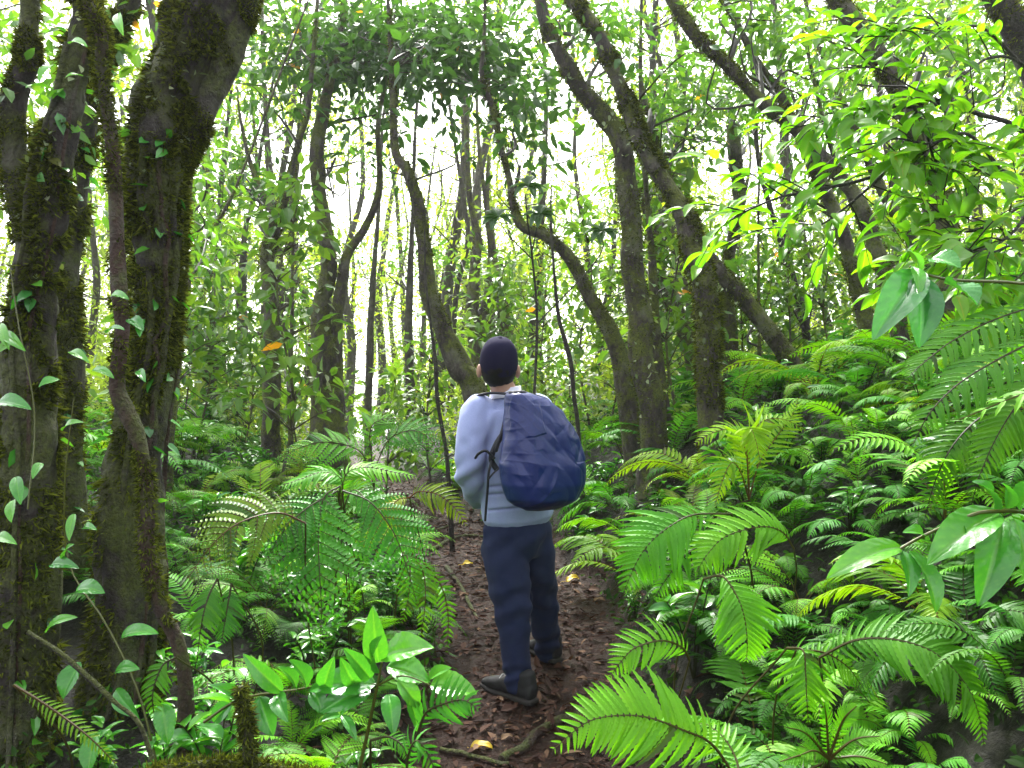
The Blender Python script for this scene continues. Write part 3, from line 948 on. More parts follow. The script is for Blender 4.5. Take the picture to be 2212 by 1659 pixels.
# ------------------------------------------------------------------ ferns
def frond(mb, C, Lmax, npair, upv, droop=.35, seg=8, lobed=True, wid=.2, ang=68, bip=False, start=.12, curl=0., tipk=.75, peak=.3, tint=(.35, .85), rach=.004):
    """C: rachis points from base to tip; one row of pinnae on each side"""
    n = len(C)
    T = nrm(np.gradient(C, axis=0))
    upv = np.broadcast_to(upv, C.shape)
    Sd = nrm(np.cross(T, upv))
    Nn = np.cross(Sd, T)
    tube(mb, C, np.linspace(rach, rach * .25, n), 5, tint=.02, caps=False)
    us = np.linspace(start, .985, npair)
    t0 = rng.uniform(*tint)
    for u in us:
        f = u * (n - 1)
        i = min(int(f), n - 2)
        g = f - i
        b = C[i] * (1 - g) + C[i + 1] * g
        t = nrm(T[i] * (1 - g) + T[i + 1] * g)
        s = nrm(Sd[i] * (1 - g) + Sd[i + 1] * g)
        nn = nrm(Nn[i] * (1 - g) + Nn[i + 1] * g)
        v = (u - start) / (1 - start)
        prof = min(1, .35 + .65 * (v / peak)) if v < peak else (1 - (v - peak) / (1 - peak)) ** tipk
        for sg in (-1, 1):
            if rng.random() < .025: continue
            L = Lmax * prof * rng.uniform(.9, 1.08) + .004
            a = R(ang + rng.normal() * 4 - 22 * v)
            dr = nrm(s * sg * math.sin(a) + t * math.cos(a))
            dp = droop * rng.uniform(.7, 1.3)
            w0 = max(.0035, wid * L * (1 + .5 * v)) if not bip else wid * L
            w0 = min(w0, Lmax * wid * 1.05)
            q = np.linspace(0, 1, seg + 1)
            sdv = nrm(np.cross(dr, nn))
            mid = b + dr * (q * L)[:, None] - nn * (dp * L * q ** 2)[:, None] + t * (.12 * L * q ** 2)[:, None]
            tn = np.clip(t0 + rng.normal() * .06 + .1 * v, .08, 1) if rng.random() > .02 else .05
            if bip:
                tube(mb, mid, np.linspace(rach * .45, .0005, seg + 1), 3, tint=.02, caps=False)
                m = max(5, int(14 * prof))
                qq = np.linspace(.06, .97, m)
                base = np.stack([np.interp(qq, q, mid[:, k]) for k in range(3)], 1)
                for s2 in (-1, 1):
                    pl = w0 * (1 - qq) ** .55 * 1.15 + .003
                    d2 = nrm(sdv * s2 * .92 + dr * .5 - nn * .25)
                    leaf_cloud(mb, base, np.broadcast_to(d2, base.shape), np.broadcast_to(nn, base.shape), pl, np.minimum(pl * .45, L / m * .95), np.clip(tn + rng.normal(size=m) * .03, .08, 1), False, .2, .2)
            else:
                wv = w0 * np.clip((1 - q ** 2.2), 0, 1) ** .75 * .5
                wv[0] = w0 * .32
                if lobed:
                    zz = np.where(np.arange(seg + 1) % 2 == 0, 1.0, .72)
                    wv = wv * zz
                fwd = dr * (w0 * .18)
                e1 = mid + sdv * wv[:, None] + nn * (wv * .25)[:, None] + fwd
                e2 = mid - sdv * wv[:, None] + nn * (wv * .25)[:, None] + fwd
                V = np.concatenate([mid, e1, e2])
                m1 = seg + 1
                k = np.arange(seg)
                F = np.concatenate([np.stack([k, k + 1, m1 + k + 1, m1 + k], 1), np.stack([k + 1, k, 2 * m1 + k, 2 * m1 + k + 1], 1)])
                mb.add(V, F, tn)


def hero_frond(root, pts, lpx, npair=24, ext=None, color=None, up=None, bip=False, **kw):
    q = np.array([P(*p) for p in pts])
    C = catmull(q, 40)
    d = np.mean([p[2] for p in pts])
    upv = nrm(np.array([0, -.75, .8])) if up is None else nrm(np.array(up))
    mb = MB()
    frond(mb, C, lpx * d / FPX, npair, upv, bip=bip, **kw)
    return put('frond', mb, M['fern'], root, color=color)


def fern_proto(name, kind, nf, seed):
    r = thing(name, 'x', 'fern', (0, 0, -70))
    o3 = np.array([0, 0, -70.0])
    for k in range(nf):
        a = k / nf * 6.283 + rng.normal() * .22
        ln = rng.uniform(.55, .95) * (.75 if k % 3 == 2 else 1)
        el = rng.uniform(50, 74) - (12 if k % 3 == 2 else 0)
        out = np.array([math.cos(a), math.sin(a), 0])
        pts = [o3]
        p, e = o3.copy(), R(el)
        for s in range(6):
            p = p + (out * math.cos(e) + ZU * math.sin(e)) * ln / 6
            e -= R(rng.uniform(14, 24))
            pts.append(p)
        C = catmull(pts, 26)
        mb = MB()
        tw = np.cross(out, ZU) * rng.normal() * .25
        if kind == 'bip':
            frond(mb, C, .3 * ln, 13, ZU + tw, bip=True, wid=.2, droop=.3, seg=6, start=.22, ang=62, peak=.2, tipk=.9)
        elif kind == 'wide':
            frond(mb, C, .2 * ln, 24, ZU + tw, wid=.2, droop=.35, seg=8, start=.2, peak=.35)
        else:
            frond(mb, C, .13 * ln, 26, ZU + tw, wid=.24, droop=.25, seg=6, start=.1, peak=.4)
        put('frond', mb, M['fern'], r)
    return r


fp = [fern_proto('fern', 'wide', 8, 1), fern_proto('fern', 'bip', 7, 2), fern_proto('fern', 'slim', 9, 3), fern_proto('fern', 'wide', 7, 4), fern_proto('fern', 'bip', 8, 5)]
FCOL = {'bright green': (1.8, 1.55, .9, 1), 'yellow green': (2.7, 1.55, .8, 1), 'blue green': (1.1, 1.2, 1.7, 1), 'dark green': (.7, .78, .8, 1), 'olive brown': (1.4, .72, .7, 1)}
first = [True] * len(fp)


def place_fern(k, x, y, s, col, lab, grp, rz=None, tilt=.1):
    z = terr1(x, y) - .02
    rz = rng.uniform(0, 6.28) if rz is None else rz
    c = tuple(np.array(FCOL[col]) * np.array([*([rng.uniform(.85, 1.15)] * 3), 1]))
    if first[k]:
        first[k] = False
        o = fp[k]
        o.location = (x, y, z)
        o.rotation_euler = (rng.normal() * tilt, rng.normal() * tilt, rz)
        o.scale = (s, s, s)
        tag(o, lab, None, grp)
        for ch in o.children: ch.color = c
        return o
    return copy_thing(fp[k], (x, y, z), rz, s, rng.normal() * tilt, rng.normal() * tilt, c, lab, grp)


def clear_of_person(x, y, h):
    """False where a plant would stand in front of the hiker or on the path"""
    if abs(poff(x, y)) < .5: return False
    if y < 3.9:
        px, py, d = proj(np.array([[x, y, terr1(x, y) + h]]))
        m = .33 * FPX / d[0]
        if px[0] + m > 1000 and px[0] - m < 1290 and py[0] < 1500: return False
    return True


placed = []
def scatter(n, xlo, xhi, ylo, yhi, size, gap, weights, side, tries=4000, fan=(0, .78)):
    cnt = 0
    for _ in range(tries):
        if cnt >= n: break
        y = rng.uniform(ylo, yhi)
        x = rng.uniform(xlo, xhi)
        s = rng.uniform(*size)
        if not fan[0] <= abs(x / y) <= fan[1]: continue
        if not clear_of_person(x, y, .5 * s): continue
        if any((x - a) ** 2 + (y - b) ** 2 < (gap * min(s, t) / .7) ** 2 for a, b, t in placed): continue
        if side == 'left' and y < 3.4 and x < -.95: continue
        placed.append((x, y, s))
        col = rng.choice(list(weights), p=np.array(list(weights.values())) / sum(weights.values()))
        k = int(rng.choice([0, 1, 2, 3, 4], p=[.34, .03, .33, .28, .02] if side == 'right' else [.22, .2, .25, .18, .15]))
        zone = 'near' if y < 4.2 else ('middle' if y < 6.5 else 'far')
        where = {'near': f'low on the {side} bank beside the hiker', 'middle': f'on the {side} bank just past the hiker', 'far': f'high on the {side} bank under the trees'}[zone]
        place_fern(k, x, y, s, str(col), f'{col} fern in the crowd {where}', f'ferns {where}')
        cnt += 1


scatter(70, .75, 3.4, 2.2, 4.2, (.42, .8), .3, {'bright green': .35, 'yellow green': .15, 'blue green': .2, 'dark green': .3}, 'right')
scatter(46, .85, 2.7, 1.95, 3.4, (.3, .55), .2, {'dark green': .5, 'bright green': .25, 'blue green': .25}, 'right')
scatter(60, .55, 4.8, 4.2, 6.5, (.7, 1.2), .36, {'bright green': .4, 'yellow green': .35, 'blue green': .2, 'olive brown': .05}, 'right')
scatter(46, .6, 6.8, 6.5, 10, (.7, 1.2), .5, {'bright green': .4, 'yellow green': .4, 'blue green': .2}, 'right')
scatter(30, -2.2, -.55, 2.4, 4.2, (.4, .7), .34, {'bright green': .35, 'blue green': .35, 'dark green': .3}, 'left')
scatter(44, -3.8, -.6, 4.2, 6.5, (.6, 1.0), .4, {'bright green': .5, 'blue green': .25, 'yellow green': .2, 'olive brown': .05}, 'left')
scatter(26, -6.5, -.6, 6.5, 10, (.7, 1.1), .7, {'bright green': .5, 'yellow green': .3, 'blue green': .2}, 'left')

# the banks go on past the edges of the picture
scatter(46, 1.6, 6.5, 1.2, 7.5, (.7, 1.2), .5, {'bright green': .5, 'blue green': .3, 'dark green': .2}, 'right', fan=(.78, 1.5))
scatter(24, -6.5, -2.6, 3.6, 8, (.7, 1.2), .5, {'bright green': .5, 'blue green': .3, 'dark green': .2}, 'left', fan=(.78, 1.4))


def hero_fern(label, fronds, base=None, color='bright green', col=None):
    if col is None and color == 'bright green': col = (1.3, 1.25, .8, 1)
    b = np.array(P(*fronds[0][0][0])) if base is None else np.array(P(*base))
    foot = np.array([b[0], b[1], terr1(b[0], b[1])])
    r = thing('fern', label, 'fern', foot, None)
    c = FCOL[color] if col is None else col
    for f in fronds:
        kw = f[2] if len(f) > 2 else {}
        pts = f[0]
        hero_frond(r, pts, f[1], color=c, **kw)
    # stalk down to the ground for every frond
    for f in fronds:
        p0 = P(*f[0][0])
        mb = MB()
        ft = foot + np.array([rng.normal() * .05, .12 + rng.random() * .1, 0])
        ft[2] = terr1(ft[0], ft[1]) - .03
        tube(mb, catmull([p0, p0 * .5 + ft * .5 + np.array([rng.normal() * .04, .04, .05]), ft], 14), .0032, 5, tint=.02)
        put('stalk', mb, M['fern'], r)
    return r


BR = dict(seg=16, wid=.2, tint=(.6, .8))
hero_fern('brightest big fern frond arching left over the path edge at the bottom of the picture', [
    ([(1600, 1700, 1.85), (1540, 1610, 1.83), (1475, 1577, 1.8), (1400, 1550, 1.78), (1330, 1546, 1.76), (1265, 1562, 1.75), (1192, 1622, 1.74)], 118, dict(npair=28, droop=.25, seg=18, wid=.19, up=(0, -.9, .55), ang=74, tint=(.8, .95))),
    ([(1600, 1700, 1.85), (1590, 1640, 1.9), (1560, 1590, 1.95), (1520, 1560, 2.0)], 60, dict(npair=12, **BR))], base=(1640, 1720, 1.9), col=(1.25, 1.25, .8, 1))
hero_fern('large drooping bright green fern frond arching right in the lower right', [
    ([(1770, 1420, 2.05), (1844, 1384, 2.0), (1919, 1380, 1.95), (1994, 1398, 1.9), (2046, 1432, 1.87), (2090, 1485, 1.85), (2114, 1545, 1.84), (2126, 1610, 1.84)], 100, dict(npair=34, droop=.3, up=(.1, -.8, .6), start=.06, **BR))], base=(1750, 1480, 2.1), col=(.95, 1.0, .75, 1))
hero_fern('bright green fern frond hanging straight down in the middle of the right fern bank', [
    ([(1520, 1250, 2.35), (1560, 1245, 2.3), (1590, 1285, 2.25), (1607, 1330, 2.22), (1614, 1385, 2.2), (1612, 1428, 2.2)], 92, dict(npair=20, droop=.2, up=(.1, -1, .35), start=.22, **BR))], base=(1510, 1350, 2.4), col=(1.2, 1.25, .85, 1))
hero_fern('green fern with two drooping fronds just left of the large arching fern frond', [
    ([(1700, 1400, 2.15), (1734, 1405, 2.1), (1740, 1450, 2.07), (1742, 1500, 2.05), (1746, 1560, 2.05)], 76, dict(npair=16, droop=.3, up=(0, -1, .3), start=.15, **BR)),
    ([(1720, 1405, 2.15), (1780, 1410, 2.15), (1830, 1440, 2.15), (1860, 1480, 2.15)], 50, dict(npair=14, droop=.3, **BR))], base=(1700, 1480, 2.2), col=(1.2, 1.15, .7, 1))
hero_fern('mid green fern frond arching left above the hanging bright frond, right of the path', [
    ([(1715, 1185, 2.75), (1690, 1150, 2.72), (1644, 1138, 2.7), (1570, 1158, 2.66), (1530, 1195, 2.64), (1503, 1238, 2.62)], 82, dict(npair=24, droop=.4, up=(0, -.8, .6), **BR))], base=(1720, 1280, 2.8))
hero_fern('bright fern frond sweeping down left to the path edge beside the legs of the hiker', [
    ([(1580, 1110, 2.8), (1500, 1112, 2.75), (1450, 1135, 2.7), (1405, 1172, 2.66), (1375, 1215, 2.64), (1348, 1278, 2.62)], 100, dict(npair=22, droop=.4, up=(0, -.8, .6), **BR)),
    ([(1590, 1120, 2.8), (1540, 1160, 2.75), (1480, 1200, 2.7), (1440, 1250, 2.7), (1415, 1290, 2.7)], 60, dict(npair=18, droop=.4, **BR))], base=(1600, 1220, 2.85), col=(1.0, 1.2, .9, 1))
hero_fern('small bright fern frond arching left at the path edge below the knee of the hiker', [
    ([(1490, 1425, 2.3), (1472, 1398, 2.28), (1430, 1384, 2.25), (1375, 1398, 2.22), (1345, 1425, 2.2), (1318, 1462, 2.2)], 62, dict(npair=18, droop=.3, up=(0, -.9, .5), **BR))], base=(1500, 1500, 2.35))
hero_fern('star shaped fern rosette at the bottom edge right of the brightest frond', [
    ([(1790, 1640, 1.75), (1790 + dx * .5, 1640 + dy * .6 - 12, 1.72), (1790 + dx, 1640 + dy, 1.7)], 24, dict(npair=22, droop=.1, start=.05, wid=.3, seg=6, peak=.5, tint=(.4, .7))) for dx, dy in
    ((-95, -70), (-60, -10), (-105, 5), (-10, -120), (60, -115), (110, -50), (125, 10))], base=(1790, 1665, 1.76))
hero_fern('tall bright yellow green fern in front of the shaggy moss coated tree', [
    ([(1618, 1080, 3.6), (1612, 985, 3.55), (1590, 930, 3.5), (1540, 935, 3.46), (1500, 960, 3.44)], 42, dict(npair=20, wid=.2)),
    ([(1618, 1080, 3.6), (1614, 975, 3.5), (1618, 925, 3.4), (1632, 950, 3.35), (1645, 1010, 3.33)], 62, dict(npair=20, wid=.2, up=(0, -1, .4))),
    ([(1618, 1080, 3.6), (1620, 970, 3.6), (1640, 915, 3.6), (1690, 905, 3.62), (1740, 930, 3.6)], 46, dict(npair=20, wid=.2)),
    ([(1618, 1080, 3.6), (1640, 1000, 3.62), (1680, 940, 3.65), (1710, 900, 3.66), (1725, 860, 3.68)], 40, dict(npair=20, wid=.2)),
    ([(1618, 1080, 3.6), (1600, 1020, 3.5), (1580, 1000, 3.4), (1560, 1040, 3.36), (1545, 1090, 3.33)], 46, dict(npair=20, wid=.2, up=(0, -1, .4)))], base=(1620, 1130, 3.6), color='yellow green')
hero_fern('pale silvery green fern with long fronds reaching in from the right edge below the shrub', [
    ([(2330, 660, 2.25), (2250, 660, 2.25), (2150, 690, 2.2), (2060, 735, 2.16), (2000, 780, 2.13), (1962, 815, 2.12)], 90, dict(npair=26, wid=.16, droop=.5)),
    ([(2330, 700, 2.15), (2240, 735, 2.1), (2150, 780, 2.05), (2070, 830, 2.02), (2010, 890, 2.0), (1972, 960, 2.0)], 84, dict(npair=28, wid=.16, droop=.5)),
    ([(2330, 720, 2.2), (2260, 800, 2.15), (2200, 870, 2.1), (2150, 950, 2.1), (2110, 1040, 2.1)], 90, dict(npair=26, wid=.16, droop=.5))], base=(2330, 900, 2.3), col=(1.05, 1.0, 1.7, 1))
hero_fern('dull grey green fern with hanging ladder-like fronds above the big leaf sprig at right', [
    ([(2170, 880, 2.7), (2120, 900, 2.66), (2060, 960, 2.62), (2020, 1040, 2.6), (1995, 1130, 2.6)], 70, dict(npair=24, wid=.17, droop=.5)),
    ([(2190, 890, 2.65), (2160, 950, 2.6), (2120, 1020, 2.56), (2095, 1100, 2.55)], 60, dict(npair=20, wid=.17, droop=.5))], base=(2200, 980, 2.75), col=(.7, .65, 1.1, 1))

# left side
LB = dict(bip=True, seg=7, peak=.25, tipk=.9, wid=.2)
hero_fern('lush green feathery fern on the left with a frond hanging to the broad leaves', [
    ([(735, 1050, 3.0), (700, 1075, 2.95), (688, 1150, 2.88), (690, 1230, 2.8), (694, 1320, 2.75), (690, 1425, 2.72)], 150, dict(npair=15, start=.15, up=(0, -1, .4), droop=.2, tint=(.4, .55), **LB)),
    ([(740, 1060, 3.0), (800, 1085, 2.95), (850, 1150, 2.9), (880, 1230, 2.86), (900, 1300, 2.85)], 110, dict(npair=14, up=(.2, -1, .5), droop=.3, tint=(.4, .55), **LB)),
    ([(730, 1060, 3.0), (660, 1100, 2.9), (610, 1150, 2.84), (570, 1220, 2.8)], 100, dict(npair=13, up=(-.2, -1, .5), droop=.3, tint=(.4, .55), **LB))], base=(740, 1220, 3.1), col=(.85, 1.05, 1.1, 1))
hero_fern('bright light green fern spreading flat fronds above the lush feathery fern on the left', [
    ([(735, 1120, 3.4), (738, 1040, 3.35), (700, 1020, 3.3), (650, 1035, 3.25), (602, 1052, 3.2)], 58, dict(npair=22, wid=.2, up=(0, -.5, .9))),
    ([(735, 1120, 3.4), (745, 1030, 3.4), (790, 1010, 3.4), (850, 1020, 3.38), (900, 1030, 3.36)], 50, dict(npair=22, wid=.2, up=(0, -.5, .9))),
    ([(735, 1120, 3.4), (760, 1060, 3.2), (790, 1080, 3.1), (805, 1130, 3.05)], 46, dict(npair=18, wid=.2, up=(0, -1, .5)))], base=(735, 1180, 3.45), col=(1.3, 1.3, .9, 1))
hero_fern('faded brownish olive fern frond drooping left near the thin reddish stem', [
    ([(660, 1130, 2.75), (600, 1108, 2.7), (520, 1128, 2.62), (460, 1175, 2.56), (405, 1250, 2.52)], 120, dict(npair=14, up=(0, -1, .6), droop=.45, **LB))], base=(680, 1260, 2.85), color='olive brown', col=(1.5, .85, .95, 1))
hero_fern('olive yellow fern frond pointing right toward the elbow of the hiker', [
    ([(885, 1075, 3.7), (905, 1062, 3.66), (945, 1068, 3.6), (980, 1095, 3.56), (1008, 1135, 3.54)], 42, dict(npair=17, wid=.2, droop=.35, up=(0, -1, .5))),
    ([(885, 1075, 3.7), (860, 1080, 3.65), (835, 1110, 3.6), (822, 1160, 3.6)], 40, dict(npair=16, wid=.2))], base=(900, 1160, 3.75), col=(2.3, 1.0, .35, 1))
hero_fern('wide pale green fern with long feathery fronds arching behind the bright flat fern', [
    ([(800, 1010, 4.6), (770, 970, 4.55), (700, 955, 4.5), (630, 975, 4.45), (580, 1010, 4.4)], 75, dict(npair=14, **LB)),
    ([(810, 1010, 4.6), (840, 950, 4.6), (890, 930, 4.55), (930, 950, 4.5), (962, 1000, 4.48)], 75, dict(npair=14, **LB)),
    ([(805, 1010, 4.6), (800, 930, 4.65), (830, 905, 4.7), (900, 905, 4.75)], 60, dict(npair=13, **LB))], base=(805, 1080, 4.65), col=(1.1, 1.2, 1.2, 1))
hero_fern('narrow yellowish fern with hanging fronds on the left path edge beside the hiker', [
    ([(870, 1190, 3.1), (885, 1220, 3.05), (882, 1290, 3.0), (868, 1345, 3.0)], 38, dict(npair=18, wid=.22)),
    ([(890, 1195, 3.1), (915, 1240, 3.05), (918, 1310, 3.0), (905, 1395, 3.0)], 36, dict(npair=20, wid=.22)),
    ([(900, 1200, 3.1), (950, 1260, 3.1), (968, 1330, 3.1), (965, 1410, 3.1)], 30, dict(npair=18, wid=.22))], base=(880, 1260, 3.2), col=(1.4, 1.1, .6, 1))
hero_fern('grey green fern frond with broad comb leaflets under the broad glossy leaves at the path', [
    ([(900, 1590, 2.0), (920, 1540, 1.98), (960, 1520, 1.95), (1000, 1512, 1.93), (1032, 1530, 1.92)], 60, dict(npair=13, wid=.22, up=(0, -1, .35), droop=.2, seg=12)),
    ([(880, 1700, 1.8), (880, 1640, 1.78), (900, 1600, 1.76), (930, 1640, 1.75), (945, 1690, 1.75)], 40, dict(npair=15, wid=.22)),
    ([(800, 1600, 1.9), (840, 1592, 1.88), (870, 1612, 1.86), (880, 1640, 1.85)], 24, dict(npair=13, wid=.24))], base=(900, 1700, 2.0), col=(.9, 1.1, 1.15, 1))
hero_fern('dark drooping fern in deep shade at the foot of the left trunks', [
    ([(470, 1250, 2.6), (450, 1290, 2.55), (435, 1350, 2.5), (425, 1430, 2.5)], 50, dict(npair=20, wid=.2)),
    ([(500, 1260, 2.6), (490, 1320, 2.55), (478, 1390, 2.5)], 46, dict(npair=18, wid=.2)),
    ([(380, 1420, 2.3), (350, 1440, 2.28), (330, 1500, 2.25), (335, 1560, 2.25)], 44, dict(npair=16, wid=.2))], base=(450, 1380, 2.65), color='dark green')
hero_fern('thin yellowish fern frond lying across the bottom left corner', [
    ([(30, 1480, 1.95), (110, 1530, 1.93), (190, 1590, 1.9), (250, 1650, 1.9)], 26, dict(npair=24, wid=.24))], base=(10, 1560, 2.0), col=(1.3, .95, .6, 1))

# ------------------------------------------------------------------ broad leaves
def bleaf(mb, base, tip, nn, W, droop=.12, shape=.42, nu=34, nv=6, tint=.5, wave=.05):
    base, tip = np.asarray(base, float), np.asarray(tip, float)
    ax = tip - base
    L = np.linalg.norm(ax)
    t = ax / L
    s = nrm(np.cross(t, nn))
    nn = np.cross(s, t)
    u = np.linspace(0, 1, nu + 1)
    v = np.linspace(-1, 1, 2 * nv + 1)
    wv = np.sin(math.pi * u ** (math.log(.5) / math.log(shape))) ** .72 * (1 - .12 * u)
    wv[0], wv[-1] = .03, .01
    U, Vv = np.meshgrid(u, v, indexing='ij')
    Wm = wv[:, None] * W / 2
    ph = rng.uniform(0, 6.28)
    h = (.3 * np.abs(Vv) ** 1.4 * Wm - .07 * W * np.exp(-(Vv / .18) ** 2) * wv[:, None]
         + .05 * W * np.abs(np.sin((U * 7 - np.abs(Vv) * 1.8) * math.pi)) * np.abs(Vv) * wv[:, None]
         + wave * W * np.sin(U * 7 + ph + Vv * 1.3) * np.abs(Vv)
         + droop * L * (4 * U * (1 - U)))
    Q = base + t * (U * L)[..., None] + s * (Vv * Wm)[..., None] + nn * h[..., None]
    m = 2 * nv + 1
    i = np.arange(nu)[:, None] * m + np.arange(2 * nv)[None]
    i = i.ravel()
    vein = np.exp(-(Vv / .09) ** 2) * .3 + .16 * (np.abs(np.sin((U * 7 - np.abs(Vv) * 1.8) * math.pi)) < .2)
    mb.add(Q.reshape(-1, 3), np.stack([i, i + 1, i + m + 1, i + m], 1), np.clip(tint + vein, .08, 1).ravel())


def leaf_part(root, bx, by, tx, ty, w, d0, d1=None, up=None, mat='broad', tint=.5, color=None, **kw):
    d1 = d0 if d1 is None else d1
    mb = MB()
    n = nrm(np.array([rng.normal() * .25, -.75, .75])) if up is None else nrm(np.array(up, float))
    bleaf(mb, P(bx, by, d0), P(tx, ty, d1), n, w * d0 / FPX, tint=tint, **kw)
    return put('leaf', mb, M[mat], root, smooth=True, color=color)


def stem_part(root, pts, r0, r1=None, name='stem', mat='broad', tint=.02, n=24):
    C = catmull([P(*p) for p in pts], n)
    mb = MB()
    tube(mb, C, np.linspace(r0, r0 * .5 if r1 is None else r1, n), 7, tint=tint)
    return put(name, mb, M[mat], root, smooth=True)


def rooted(root, pt, r0):
    a = P(*pt)
    mb = MB()
    tube(mb, catmull([a, np.array([a[0] + .03, a[1] + .02, (a[2] + terr1(a[0], a[1])) / 2]), np.array([a[0] + .05, a[1], terr1(a[0] + .05, a[1]) - .05])], 20), r0, 7, tint=.02)
    put('stem', mb, M['broad'], root, True)


def plant(name, label, cat, foot_px, d):
    b = P(foot_px[0], foot_px[1], d)
    return thing(name, label, cat, (b[0], b[1], terr1(b[0], b[1])))


# glossy plant bottom left
r = plant('broad_leaved_plant', 'glossy broad leaved plant by the path at bottom left, wet bright leaves', 'plant', (800, 1560), 2.1)
stem_part(r, [(760, 1730, 2.1), (790, 1600, 2.08), (815, 1480, 2.05), (825, 1430, 2.05)], .006)
stem_part(r, [(440, 1560, 2.05), (520, 1510, 2.05), (640, 1490, 2.05), (740, 1475, 2.05), (812, 1478, 2.05)], .004)
stem_part(r, [(815, 1480, 2.05), (870, 1460, 2.0), (930, 1480, 2.0)], .003)
for q in [(818, 1430, 805, 1308, 56, .6), (826, 1420, 938, 1400, 70, .75), (835, 1440, 930, 1475, 64, .62), (820, 1450, 825, 1372, 40, .5), (800, 1465, 742, 1400, 44, .45),
          (812, 1478, 665, 1492, 70, .4), (800, 1490, 690, 1540, 62, .35), (770, 1480, 735, 1420, 40, .5), (700, 1485, 722, 1418, 42, .5), (660, 1490, 625, 1425, 46, .45),
          (640, 1490, 600, 1440, 34, .5), (610, 1495, 525, 1412, 42, .55), (545, 1505, 470, 1465, 0, .5), (520, 1512, 450, 1480, 30, .4), (500, 1520, 462, 1560, 44, .3),
          (560, 1505, 590, 1590, 56, .35), (600, 1498, 622, 1560, 40, .4), (680, 1490, 700, 1545, 40, .4), (860, 1470, 905, 1530, 44, .7), (930, 1480, 1030, 1500, 62, .8),
          (925, 1475, 975, 1442, 34, .7), (880, 1500, 900, 1580, 40, .45), (840, 1500, 850, 1590, 44, .4), (740, 1560, 712, 1545, 0, .4), (738, 1545, 770, 1600, 24, .35), (735, 1545, 690, 1560, 22, .4), (735, 1545, 760, 1530, 18, .4)]:
    if q[4]: leaf_part(r, q[0], q[1], q[2], q[3], q[4], 2.05, 2.05 + rng.uniform(-.1, .02), tint=q[5])

# big leaf sprig at right
r = plant('broad_leaved_sprig', 'sprig of large glossy leaves reaching in from the right edge above the arching fern', 'plant', (2260, 1200), 1.65)
rooted(r, (2330, 1500, 1.7), .007)
stem_part(r, [(2330, 1500, 1.7), (2300, 1250, 1.68), (2240, 1120, 1.65), (2140, 1105, 1.62), (2080, 1120, 1.62), (1990, 1160, 1.62), (1945, 1185, 1.62)], .006)
for q in [(1945, 1182, 1785, 1250, 62, .78), (1950, 1190, 1962, 1290, 46, .4), (1965, 1190, 2022, 1325, 62, .55), (2000, 1165, 1950, 1150, 36, .6), (2155, 1108, 2003, 1222, 88, .62),
          (2165, 1125, 2112, 1310, 84, .5), (2175, 1098, 2165, 1045, 38, .45), (2190, 1120, 2225, 1270, 60, .6), (2150, 1100, 2100, 1040, 50, .35), (2200, 1100, 2260, 1040, 60, .5), (2085, 1120, 2090, 1190, 30, .4)]:
    leaf_part(r, q[0], q[1], q[2], q[3], q[4], 1.64, 1.58, tint=q[5])
# big drooping leaves middle right
r = plant('broad_leaved_sprig', 'four big drooping round leaves hanging above the pale fern at right', 'plant', (2280, 700), 1.85)
rooted(r, (2350, 900, 1.9), .007)
stem_part(r, [(2350, 900, 1.9), (2320, 640, 1.88), (2200, 612, 1.86), (2060, 605, 1.84), (1990, 590, 1.84), (1965, 575, 1.84)], .005)
for q in [(1990, 585, 1885, 735, 84, .35), (1985, 595, 1985, 752, 80, .22), (1970, 575, 1985, 640, 30, .8), (2040, 610, 2110, 660, 82, .5), (2010, 560, 2075, 580, 54, .55), (1985, 590, 1960, 540, 26, .8)]:
    leaf_part(r, q[0], q[1], q[2], q[3], q[4], 1.85, 1.78, tint=q[5], shape=.45, color=(.9, .95, 1.4, 1))
# leaves climbing over the left trunks
r = plant('climbing_vine', 'scattered shiny oval leaves of a creeper on the left trunks', 'vine', (260, 1400), 2.35)
stem_part(r, [(350, 1700, 2.3), (300, 1500, 2.35), (230, 1350, 2.4), (150, 1220, 2.45), (140, 1050, 2.45), (160, 860, 2.45)], .004)
stem_part(r, [(60, 1100, 2.35), (75, 900, 2.4), (40, 700, 2.4), (20, 560, 2.4)], .003)
for (x, y, l, a, w, t) in [(-5, 870, 75, 12, 40, .3), (263, 1375, 80, -5, 38, .5), (100, 1365, 75, -25, 28, .7), (165, 1275, 62, 5, 44, .45), (350, 1520, 90, 82, 46, .5), (175, 1430, 90, 115, 50, .35),
                           (250, 1450, 52, -5, 34, .45), (250, 1490, 80, 50, 40, .3), (205, 1590, 80, 100, 44, .5), (35, 1030, 62, 80, 28, .4), (30, 1080, 50, 95, 24, .75), (110, 1220, 62, 8, 30, .2), (140, 1210, 40, -60, 22, .6),
                           (160, 1110, 60, 100, 20, .7), (180, 1140, 30, 10, 20, .5), (0, 700, 60, 70, 24, .8), (10, 720, 60, 40, 26, .7), (-10, 1160, 50, 20, 26, .7), (135, 930, 50, -20, 20, .8),
                           (150, 760, 50, 30, 22, .8), (240, 640, 40, 10, 24, .6), (280, 690, 40, 40, 30, .2), (230, 720, 40, -10, 24, .5), (200, 800, 50, 20, 24, .7), (130, 820, 50, 160, 26, .5),
                           (120, 140, 55, 130, 26, .8), (150, 95, 40, 10, 24, .8), (105, 190, 50, 180, 22, .8), (180, 165, 40, 175, 14, .9), (255, 30, 50, 75, 22, .85), (140, 70, 40, 200, 26, .5),
                           (310, 690, 40, 100, 22, .4), (300, 800, 30, 60, 20, .4), (90, 1000, 40, 120, 20, .6)]:
    d = 2.28
    leaf_part(r, x, y, x + l * math.cos(R(a)), y + l * math.sin(R(a)), w, d, d - .05, tint=t)

